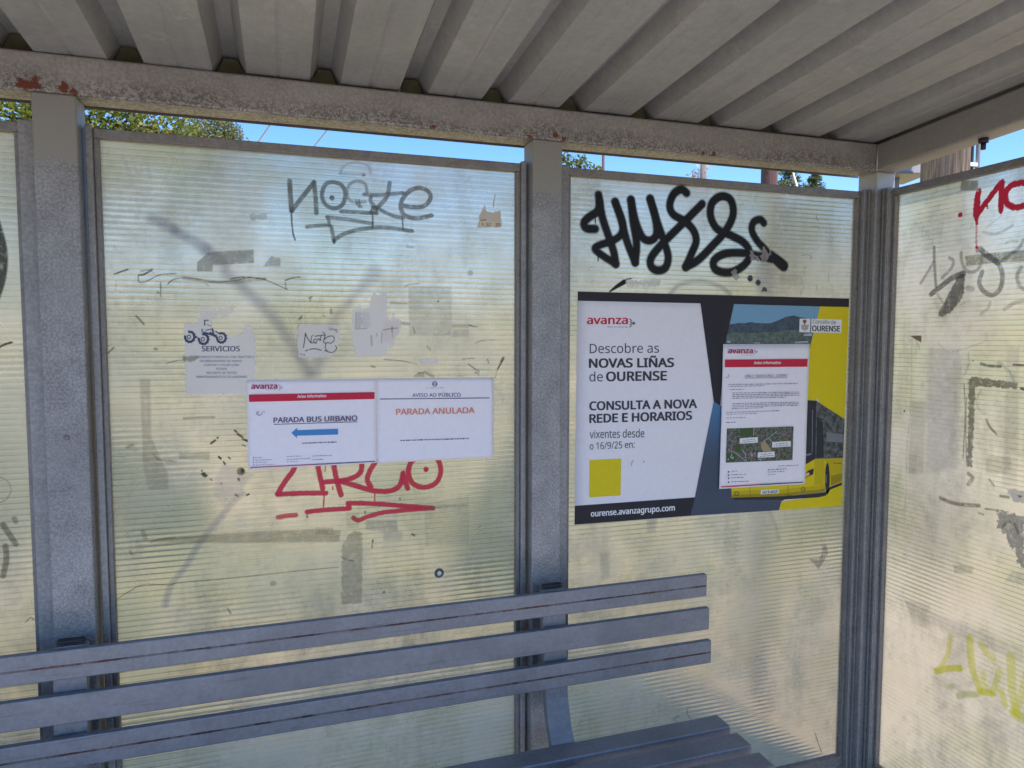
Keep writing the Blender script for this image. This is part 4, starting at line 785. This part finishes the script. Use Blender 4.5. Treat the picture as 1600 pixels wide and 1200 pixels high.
for i, (y, x1) in enumerate(((858,340),(910,480),(958,435),(1020,515))): pr.words(nb(250, y), nb(x1, y-8), .8, 70+i); pr.ell(nb(205, y+6), 1.4, 1.4, 8)
pr.ring(na(185,570), 3, 3, .6, 10, -1.2, 2.6)
pr.build('lettering', K['viol'], s3)
pr = Print(oq); pr.cur = 0; pr.poly(nb(180,190),nb(1217,158),nb(1200,680),nb(163,722)); pr.off += .0003
pr.cur = 1; pr.poly(nb(368,187),nb(590,178),nb(575,300),nb(395,310)); pr.poly(nb(170,560),nb(330,590),nb(300,700),nb(166,712)); pr.poly(nb(300,470),nb(400,430),nb(400,560),nb(320,560)); pr.cur = 2; pr.poly(nb(770,380),nb(882,540),nb(735,548),nb(700,440)); r_ = random.Random(4)
for cx, cy, sx_, sy_, n_, c_ in ((270,380,60,120,26,3),(1040,280,90,60,16,3),(550,610,100,60,16,3),(560,600,70,50,8,4),(1075,310,50,40,5,4),(300,420,60,80,4,4),(700,670,40,20,5,5),(220,640,60,60,5,5),(560,600,60,40,4,5)):
    for k in range(n_):
        x, y = cx+r_.gauss(0, sx_*.5), cy+r_.gauss(0, sy_*.5); x = min(max(x, 190), 1185); y = min(max(y, 205), 670); a, l = r_.uniform(0, 3), r_.uniform(8, 22); pr.cur = c_; pr.off += .000004
        pr.line(nb(x-math.cos(a)*l, y-math.sin(a)*l), nb(x+math.cos(a)*l, y+math.sin(a)*l), r_.uniform(.7, 1.9))
pr.cur = 5; pr.off += .0001
for pts in (((200,520),(300,560),(400,640),(470,700)),((420,520),(460,580),(480,690)),((590,300),(600,180)),((830,340),(880,400)),((700,420),(830,330),(960,230))):
    for a, b in zip(pts[:-1], pts[1:]): pr.line(nb(*a), nb(*b), .8)
pr.off += .0002; pr.cur = 6; bx = [((375,342),(655,322),(655,410),(375,425)),((880,400),(1168,382),(1170,468),(880,485)),((657,562),(918,545),(918,632),(657,645))]
for p4 in bx: pr.poly(*[nb(*p) for p in p4])
pr.off += .0002; pr.cur = 7
for i, p4 in enumerate(bx):
    (x0, y0), (x1, y1) = p4[0], p4[1]; pr.words(nb(x0+50, y0+32), nb(x1-45, y1+32), .9, 80+i); pr.words(nb(x0+30, y0+62), nb(x1-25, y1+62), .9, 90+i)
pr.build('map_picture', [K['map'], K['green'], K['tan'], K['mid'], K['dred'], K['pale'], K['white'], K['viol']], s3)
pr = Print(oq); pr.line(nb(92,1100), nb(700,1064), 1.5); pr.cur = 1; pr.line(nb(700,1064), nb(1366,1025), 1.5); pr.build('footer_line', [K['red'], K['navy']], s3)

# ---- torn leftovers stuck to the wide panel
OLDP = (.90, .85, .84)
e = lambda *p: X(280, 470, 8, *p)
f1 = film('torn_flyer', REAR, [G(e((65,360),(72,285),(225,275),(240,200),(300,150),(420,150),(405,250),(430,330),(470,400),(600,428),(720,440),(790,402),(842,290),(900,330),(922,400),(948,440),(955,975),(850,990),(848,1165),(85,1175),(80,880),(76,690)), OLDP, .97, .6, .003), G(e((225,150),(200,95),(330,60),(470,110),(660,60),(690,110),(560,200),(440,200),(300,150)), OLDP, .5, 2, .01), G(e((55,690),(240,690),(250,720),(140,765),(60,750)), (.33,.32,.24), .75, 1, .004), G(e((80,300),(220,290),(230,420),(80,420)), OLDP, .0)], M['tornpaper'], None, off=.0016)
tag(f1, 'torn pale flyer with a drawn tractor and a list of services', 'flyer')
pr = Print(.0022); E = lambda x, y: (280+x/8, 470+y/8)
pr.text('SERVICIOS', E(285,630), E(757,630), 7.8, .02)
for body, x0, x1, y in (('DESBROCE PARCELAS CON TRACTOR O',222,940,715),('DESBROZADORA DE MANO',260,785,765),('CORTAR Y PICAR LEÑA',308,752,815),('PODAS',465,600,863),('RECORTE DE SETOS',345,720,913),('MANTENIMIENTOS DE JARDINES',220,848,963)): pr.text(body, E(x0,y), E(x1,y), 3.4, .0)
pr.build('lettering', K['navy'], f1)
pr = Print(.0022)
for cx, cy, rr in ((132,450,9.2),(305,478,9.0),(528,462,8.6)):
    pr.off += .00005; pr.ring(E(cx,cy), rr, rr*1.06, rr*.42, 24, -1.9, 3.4); pr.off += .00005; pr.ring(E(cx-8,cy+2), rr*.36, rr*.4, rr*.16, 14)
    for k in range(7):
        a = -1.2+k*.55; pr.off += .00002; pr.line((E(cx,cy)[0]+math.cos(a)*rr*.75, E(cx,cy)[1]+math.sin(a)*rr*.8), (E(cx,cy)[0]+math.cos(a+.25)*rr*1.12, E(cx,cy)[1]+math.sin(a+.25)*rr*1.15), 1.3)
for a, b, w_ in (((310,245),(370,245),1.2),((320,250),(320,310),1.8),((290,350),(285,395),1.6),((300,395),(470,440),3),((380,400),(470,450),4),((415,345),(430,420),2.4),((330,370),(420,350),1.2),((455,380),(520,420),2),((205,440),(250,480),1.6),((350,300),(400,315),.8)):
    pr.off += .00003; pr.line(E(*a), E(*b), w_)
pr.build('tractor_drawing', ink('ink_slate', (.07,.09,.16)), f1)
j = lambda *p: X(440, 450, 5.714, *p)
INKB = (.02,.02,.025); 
st = [G(j((135,365),(172,325),(520,325),(516,500),(470,580),(430,622),(150,620),(140,500)), (.92,.87,.83), .98, .5, .002)] + [S(j(*p), w_, INKB, .92, .4) for p, w_ in ((((195,530),(205,470),(213,405)),1.5),(((213,405),(235,455),(262,490)),1.5),(((262,490),(265,440),(280,420)),1.2),(((262,490),(300,488),(318,465),(300,455),(285,475),(310,495)),1.3),(((330,425),(300,432)),1.1),(((300,430),(340,425),(385,420)),1.3),(((350,425),(345,460),(350,470)),1.3),(((370,395),(388,420),(375,480),(395,495)),1.4),(((385,455),(420,432),(460,432),(468,465),(440,492),(400,490),(392,540),(420,570),(460,572),(490,540),(480,515)),1.3),(((215,562),(235,552)),1.6),(((250,548),(300,543),(352,556)),1.5),(((385,560),(410,565)),1.4),(((420,355),(435,375),(450,355)),.8),(((450,375),(465,365),(480,385)),.9),(((475,372),(495,372),(490,398)),1.0),(((160,590),(185,592)),.9),(((195,595),(210,600)),1.2),(((330,455),(336,462)),2.0))]
tag(film('sticker', REAR, st, M['tornpaper'], None, off=.0018, h=.0012), 'small white sticker with a black handwritten tag', 'sticker')
dk = [G(j((146,280),(165,255),(188,240),(175,285)), (.25,.24,.2), .8, .6), S(j((150,340),(148,380)), 2.2, (.05,.05,.04), .8), S(j((150,400),(148,450)), 2.6, (.05,.05,.04), .9), S(j((245,90),(258,85),(270,80)), 2.5, (.25,.25,.18), .7), S(j((258,90),(255,118)), 1.8, (.25,.25,.18), .7), S(j((440,195),(442,225)), 4, (.3,.29,.23), .6, 1), S(j((370,248),(388,255)), 2, (.2,.19,.14), .6), S(j((800,700),(830,705)), 3, (.25,.2,.12), .6)]
film('tape_residue', REAR, dk, M['residue'], pan1, off=.0013)
tp = [G(j((630,210),(688,170),(697,148),(706,195),(780,170),(800,100),(820,25),(850,75),(870,60),(905,40),(935,15),(938,240),(960,290),(985,270),(995,225),(1010,265),(1060,290),(1062,370),(1040,410),(1000,450),(992,515),(930,560),(925,590),(985,592),(990,606),(635,612),(662,590),(640,520),(628,420)), (.93,.88,.87), .98, .6, .003), G(j((930,300),(1055,290),(1058,380),(1000,440),(985,500),(900,480),(890,400)), (.85,.66,.64), .4, 5)] + [S(j(*p), w_, c_, a_, .6) for p, w_, c_, a_ in ((((905,375),(980,362),(1035,358)),1.4,(.15,.12,.12),.7),(((985,345),(985,385)),2.2,(.15,.12,.12),.6),(((800,430),(805,510)),3.5,(.35,.35,.38),.5),(((895,400),(890,490)),1.6,(.4,.25,.25),.5),(((985,380),(990,440)),1.6,(.45,.3,.3),.5),(((850,405),(850,430)),2,(.35,.35,.38),.5),(((662,215),(660,365)),.8,(.2,.2,.22),.7),(((660,365),(760,362)),1.0,(.15,.15,.17),.7))]
for i in range(12):
    y = 222+i*12; tp.append(S(j((664,y),(700+random.random()*30,y)), .9, (.2,.2,.22), .55, .4)); tp.append(S(j((725,y),(760+random.random()*50,y)), .8, (.25,.25,.27), .4, .4))
tag(film('torn_leaflet', REAR, tp, M['tornpaper'], None, off=.0016, h=.0013), 'jagged torn white leaflet with pink stain and a tiny list', 'leaflet')
lb = [G(j((1240,640),(1255,634),(1390,632),(1392,676),(1262,678),(1242,660)), (.9,.85,.85), .98, .5, .001)]
tag(film('paper_scrap', REAR, lb, M['tornpaper'], None, off=.0018, h=.0012), 'little blank white label above the taped notices', 'label')
k = lambda *p: X(400, 100, 3.2, *p); K2 = lambda x, y: (400+x/3.2, 100+y/3.2)
sk = film('torn_sticker', REAR, [G(k((1108,818),(1115,770),(1140,705),(1152,735),(1180,742),(1222,733),(1228,818)), (.72,.63,.55), .97, .5, .003), S(k((1195,655),(1188,690),(1186,715)), 2.2, (.55,.42,.38), .7), G(k((1122,790),(1224,790),(1226,817),(1115,817)), (.80,.72,.6), .95)], M['tornpaper'], None, off=.0018, h=.0012)
tag(sk, 'torn beige sticker with printed digits in the panel corner', 'sticker')
pr = Print(.0024); pr.ring(K2(1132,803), 1.9, 1.9, .7, 12); pr.text(':22', K2(1146,810), K2(1172,810), 4.2, .02); pr.text('25', K2(1196,812), K2(1218,812), 4.6, .03); pr.line(K2(1120,783), K2(1150,778), 1.2); pr.build('lettering', K['brown'], sk)

# ================================================================== OUTSIDE
def leaf_mat(name, a, b_, trans=.35):
    mm, t, b, o = mat(name); P = wpos(t); c = mixc(t, noise(t, P, 9, 3), a, b_); t.links.new(c, b.inputs["Base Color"]); b.inputs["Roughness"].default_value = .55
    tr = N(t, "ShaderNodeBsdfTranslucent"); t.links.new(mixc(t, .5, c, (.3, .34, .03)), tr.inputs[0]); mx = N(t, "ShaderNodeMixShader"); mx.inputs[0].default_value = trans
    t.links.new(b.outputs[0], mx.inputs[1]); t.links.new(tr.outputs[0], mx.inputs[2]); t.links.new(mx.outputs[0], o.inputs[0]); return mm
bark = plainmat('bark', (.10, .075, .055), .95, 0, .4, 20)
def leaves(name, blobs, n, size, mt, parent, seed=0, aspect=.55, up=0.0):
    r = np.random.default_rng(seed); vol = np.array([b[1]**2 for b in blobs]); pk = r.choice(len(blobs), n, p=vol/vol.sum())
    c = np.array([b[0] for b in blobs], float)[pk]; R = np.array([b[1] for b in blobs])[pk]
    d = r.normal(size=(n,3)); d /= np.linalg.norm(d, axis=1)[:,None]; p = c + d*(R*r.uniform(.25, 1.05, n)**.6)[:,None]
    a = r.normal(size=(n,3)); a[:,2] += up; a /= np.linalg.norm(a, axis=1)[:,None]; q = np.cross(a, r.normal(size=(n,3))); q /= np.linalg.norm(q, axis=1)[:,None]
    s = size*r.uniform(.6, 1.35, n)[:,None]; nn = np.cross(a, q)*s*.15
    V = np.stack([p-a*s*.5, p+q*s*aspect*.5+nn, p+a*s*.5, p-q*s*aspect*.5+nn], 1).reshape(-1,3)
    me = bpy.data.meshes.new(name); me.vertices.add(len(V)); me.vertices.foreach_set('co', V.ravel()); me.loops.add(4*n); me.loops.foreach_set('vertex_index', np.arange(4*n, dtype=np.int32)); me.polygons.add(n); me.polygons.foreach_set('loop_start', np.arange(0, 4*n, 4, dtype=np.int32)); me.update(calc_edges=True)
    return link(name, me, mt, parent)
def tree(name, label, base, top, blobs, n, size, mt, seed, trunk_r=.1, cat='tree', group=None, limbs=True, aspect=.55):
    root = empty(name, base, label, cat, group); mb = MB(); b = Vector(base); tp_ = Vector(top)
    mid = b.lerp(tp_, .5) + Vector((.12, .05, 0)); mb.tube([b-Vector((0,0,.1)), mid, tp_], [trunk_r, trunk_r*.75, trunk_r*.35], 9)
    r = random.Random(seed)
    if limbs:
        for c, R in blobs:
            c = Vector(c); st_ = b.lerp(tp_, r.uniform(.45, .95)); m_ = st_.lerp(c, .5) + Vector((0, 0, .12*R)); mb.tube([st_, m_, c, c+Vector((r.uniform(-.4,.4)*R, r.uniform(-.4,.4)*R, R*.8))], [trunk_r*.4, trunk_r*.26, trunk_r*.14, trunk_r*.04], 6)
            for k_ in range(3):
                e_ = c + Vector((r.uniform(-1,1), r.uniform(-1,1), r.uniform(-.6,1)))*R*.85; mb.tube([m_, c.lerp(e_, .5), e_], [trunk_r*.16, trunk_r*.1, trunk_r*.03], 5)
    mb.build('trunk', bark, root); leaves('crown', blobs, n, size, mt, root, seed, aspect); return root
def gz(p): return hgt(p.x, p.y)
YG = leaf_mat('leaf_yellow_green', (.20, .22, .03), (.10, .15, .03), .4); DG = leaf_mat('leaf_grey_green', (.12, .145, .065), (.20, .21, .09), .3); MG = leaf_mat('leaf_green', (.06, .11, .03), (.14, .19, .04), .35); CG = leaf_mat('needle_green', (.045, .085, .04), (.10, .14, .05), .2); BL = leaf_mat('blossom', (.75, .62, .62), (.6, .5, .42), .3)
# left tree, close behind the panels
def P_(px, py, d): v = far(px, py, d); return (v.x, v.y, v.z)
tb = far(120, 600, 8.6); 
bl_ = [(P_(-40,150,8.2), .75), (P_(20,190,8.5), .62), (P_(60,110,8.4), .7), (P_(150,150,8.8), .50), (P_(190,205,8.6), .42), (P_(245,195,8.3), .38), (P_(120,230,8.5), .55), (P_(268,215,8.4), .30), (P_(30,260,8.5), .6), (P_(215,255,8.6), .5), (P_(120,60,8.8), .7), (P_(60,330,8.6), .55), (P_(150,320,8.7), .45), (P_(10,380,8.6), .5)]
tree('leafy_tree', 'yellow green leafy tree over the left panels with sky gaps', (tb.x, tb.y, gz(tb)), P_(110,150,8.7), bl_, 14500, .056, YG, 3, .11)
tb = far(350, 600, 15); bl_ = [(P_(330,215,15), .55), (P_(352,205,15), .32), (P_(310,225,15.2), .5), (P_(340,250,15), .7), (P_(300,250,15), .6)]
tree('leafy_tree', 'rounded grey green tree just right of the yellow green one', (tb.x, tb.y, gz(tb)), P_(335,215,15), bl_, 9000, .06, DG, 4, .12)
tb = far(905, 600, 10); bl_ = [(P_(893,258,10), .14), (P_(912,262,10), .14), (P_(930,270,10), .12), (P_(885,245,10), .09), (P_(900,290,10), .3), (P_(920,300,10), .3), (P_(909,248,10), .07)]
tree('sapling', 'thin sapling with sparse green leaves right of the middle post', (tb.x, tb.y, gz(tb)), P_(905,250,10), bl_, 900, .06, MG, 5, .03)
tb = far(1096, 600, 12); bl_ = [(P_(1090,272,12), .11), (P_(1100,262,12), .12), (P_(1082,276,12), .1), (P_(1103,280,12), .1), (P_(1094,300,12), .25)]
tree('blossom_shrub', 'small shrub of pale blossom around a thin wooden stake', (tb.x, tb.y, gz(tb)), P_(1096,262,12), bl_, 420, .04, BL, 6, .02, 'shrub')
# conifer
cb = far(1246, 600, 13); root = empty('conifer', (cb.x, cb.y, gz(cb)), 'dark green conifer behind the pale leaning stay', 'tree')
tops = [(1240, 232, 13.0, 2.3), (1276, 268, 13.3, 1.7)]; mb = MB(); r_ = random.Random(8); blobs = []
for px, py, d, hh in tops:
    tpv = far(px, py, d); mb.tube([(tpv.x, tpv.y, gz(tpv)), (tpv.x, tpv.y, tpv.z)], [.09, .01], 7)
    for k_ in range(60):
        f = k_/60; z = tpv.z - f*hh; R = .05 + f*.85; a = r_.uniform(0, 6.28); l = R*r_.uniform(.6, 1.05); e_ = Vector((tpv.x+math.cos(a)*l, tpv.y+math.sin(a)*l, z-.12*l)); mb.tube([(tpv.x, tpv.y, z+.05), e_], [.012, .003], 4)
        for s_ in (.35, .65, .95): q_ = Vector((tpv.x, tpv.y, z)).lerp(e_, s_); blobs.append(((q_.x, q_.y, q_.z), .05+.10*l))
mb.build('trunk', bark, root); leaves('crown', blobs, 15000, .095, CG, root, 9, .18)
# shrubs seen blurred through the sheets
for i, (px, d, hh, lab) in enumerate(((205, 5.2, .75, 'low green shrub blurred behind the wide panel, beside the left post'), (795, 4.6, .7, 'low green shrub blurred behind the wide panel, beside the middle post'), (1345, 6.2, .9, 'green shrub blurred behind the corner post'), (20, 5.6, .8, 'green shrub blurred behind the panel at the left picture edge'))):
    c0 = far(px, 900, d); g0 = gz(c0); bs = [((c0.x+r_.uniform(-.3,.3), c0.y+r_.uniform(-.2,.2), g0+hh*(.25+.3*k_)), .32-.05*k_) for k_ in range(3)]
    sh = empty('shrub', (c0.x, c0.y, g0), lab, 'shrub', 'low shrubs behind the shelter'); m2 = MB()
    for c_, R in bs: m2.tube([(c0.x, c0.y, g0-.05), c_], [.02, .006], 5)
    m2.build('stem', bark, sh); leaves('foliage', bs, 900, .09, MG, sh, 20+i)
# poles
def wood(name, a, b_, sc):
    mm, t, b, o = mat(name); P = wpos(t); mp = N(t, "ShaderNodeMapping"); mp.inputs["Scale"].default_value = (1, 1, .05); t.links.new(P, mp.inputs[0])
    s1 = noise(t, mp.outputs[0], sc, 5, .7); s2 = noise(t, P, 22, 3)
    c = mixc(t, smooth01(t, s1, .35, .65), a, b_); c = mixc(t, smooth01(t, s2, .62, .72), c, tuple(x*.35 for x in a)); t.links.new(c, b.inputs["Base Color"]); b.inputs["Roughness"].default_value = .9
    bp = N(t, "ShaderNodeBump", i_Strength=.7, i_Distance=.01); t.links.new(s1, bp.inputs["Height"]); t.links.new(bp.outputs[0], b.inputs["Normal"]); return mm
W1 = wood('weathered_pole', (.12, .085, .06), (.34, .265, .19), 75); W2 = wood('brown_pole', (.09, .045, .04), (.17, .09, .075), 40); W3 = wood('grey_stake', (.2, .17, .14), (.3, .26, .22), 60)
def pole(name, label, px, py, d, wpx, mt, hh, cat='utility pole', taper=.85, part='shaft'):
    c = far(px, py, d); rad = wpx/2*d/FPX; g = gz(c); r = empty(name, (c.x, c.y, g), label, cat)
    mb = MB(); mb.tube([(c.x, c.y, g-.2), (c.x, c.y, g+hh*.5), (c.x, c.y, g+hh)], [rad*1.05, rad, rad*taper], 20); mb.build(part, mt, r); return r, c, rad, g
up, uc, ur, ug = pole('utility_pole', 'thick weathered wooden utility pole rising behind the side panel', 1477, 250, 4.9, 54, W1, 7.5)
mb = MB(); dv = Vector((Rv.x, Rv.y, 0)).normalized(); cv = uc + dv*(ur*1.06) - Vector((Fv.x, Fv.y, 0))*.03
mb.tube([(cv.x, cv.y, ug+.2), (cv.x, cv.y, ug+6.8)], .013, 8); mb.build('conduit', plainmat('conduit_dark', (.05,.05,.07), .5), up)
mb = MB(); cv2 = cv + dv*.04; mb.tube([(cv2.x, cv2.y, ug+.2), (cv2.x, cv2.y, ug+6.8)], .012, 8); mb.build('conduit', plainmat('conduit_grey', (.4,.42,.45), .5), up)
clipm = plainmat('clip_white', (.75,.75,.75), .5)
for k_ in range(24):
    z = ug + .5 + k_*.19; MB().box(cv.x-.03, cv.x+.05, cv.y-.02, cv.y+.02, z, z+.022, .003).build('clip', clipm, up)
pole('pole', 'slim reddish brown pole beside the conifer', 1202, 275, 2.95, 23, W2, 3.6, 'pole')
pole('stake', 'thin wooden stake standing in pale blossom', 1099, 270, 11.8, 9, W3, 4.9, 'stake')
pole('stake', 'thin dark stake right of the sapling', 942.5, 255, 11, 4.5, W2, 4.35, 'stake')
gA, gB = far(1231, 240, 10.5), far(1262, 350, 9.4); d_ = (gB-gA)
mb = MB(); mb.tube([gA - d_*1.5, gA, gB, gB + d_*1.0], .012, 8); tag(mb.build('stay_cable', plainmat('stay_sleeve', (.75,.68,.42), .5)), 'pale yellow leaning stay in front of the conifer', 'cable')
# grey box on a post behind the corner
bc = far(1398, 262, 5.2); br = empty('cabinet', (bc.x, bc.y, gz(bc)), 'pale grey metal box showing past the corner post against the sky', 'metal box')
bxm = plainmat('box_grey', (.45,.47,.5), .45, .3)
ax = dv; fx = Vector((-ax.y, ax.x, 0)); z0 = far(1415, 274, 5.2).z
def obox(mb, c, a0, a1, f0, f1, za, zb, bev=0): mb.hexa([tuple(c.xy.to_3d()+ax*a+fx*f+Vector((0,0,z))) for z in (za, zb) for a, f in ((a0,f0),(a1,f0),(a1,f1),(a0,f1))], bev)
mb = MB(); obox(mb, bc, -.05, .135, -.12, .16, z0, z0+.34, .004); mb.build('body', bxm, br)
mb = MB(); obox(mb, bc, -.06, .150, -.13, .17, z0-.016, z0-.0005, .003); mb.build('bottom_flange', plainmat('flange_grey', (.3,.3,.31), .5, .3), br)
mb = MB(); mb.tube([(bc.x, bc.y, gz(bc)-.1), (bc.x, bc.y, z0-.017)], .03, 12); mb.build('post', bxm, br)
# overhead cables
for k_, (xa, ya, xb, yb, lab) in enumerate(((403,222,422,195,'left one of two thin overhead cables crossing the blue sky gap'),(491,228,511,203,'right one of two thin overhead cables crossing the blue sky gap'))):
    dx, dy = xb-xa, yb-ya
    A_, B_, C_ = far(xa-2*dx, ya-2*dy, 32), far((xa+xb)/2, (ya+yb)/2, 18), far(xa+9*dx, ya+9*dy, 8.5)
    mb = MB(); mb.tube([A_.lerp(B_, t_/6) for t_ in range(6)] + [B_.lerp(C_, t_/6) for t_ in range(7)], .019, 6)
    tag(mb.build('overhead_cable', plainmat('cable_grey', (.36,.41,.46), .6)), lab, 'cable', 'overhead cables')
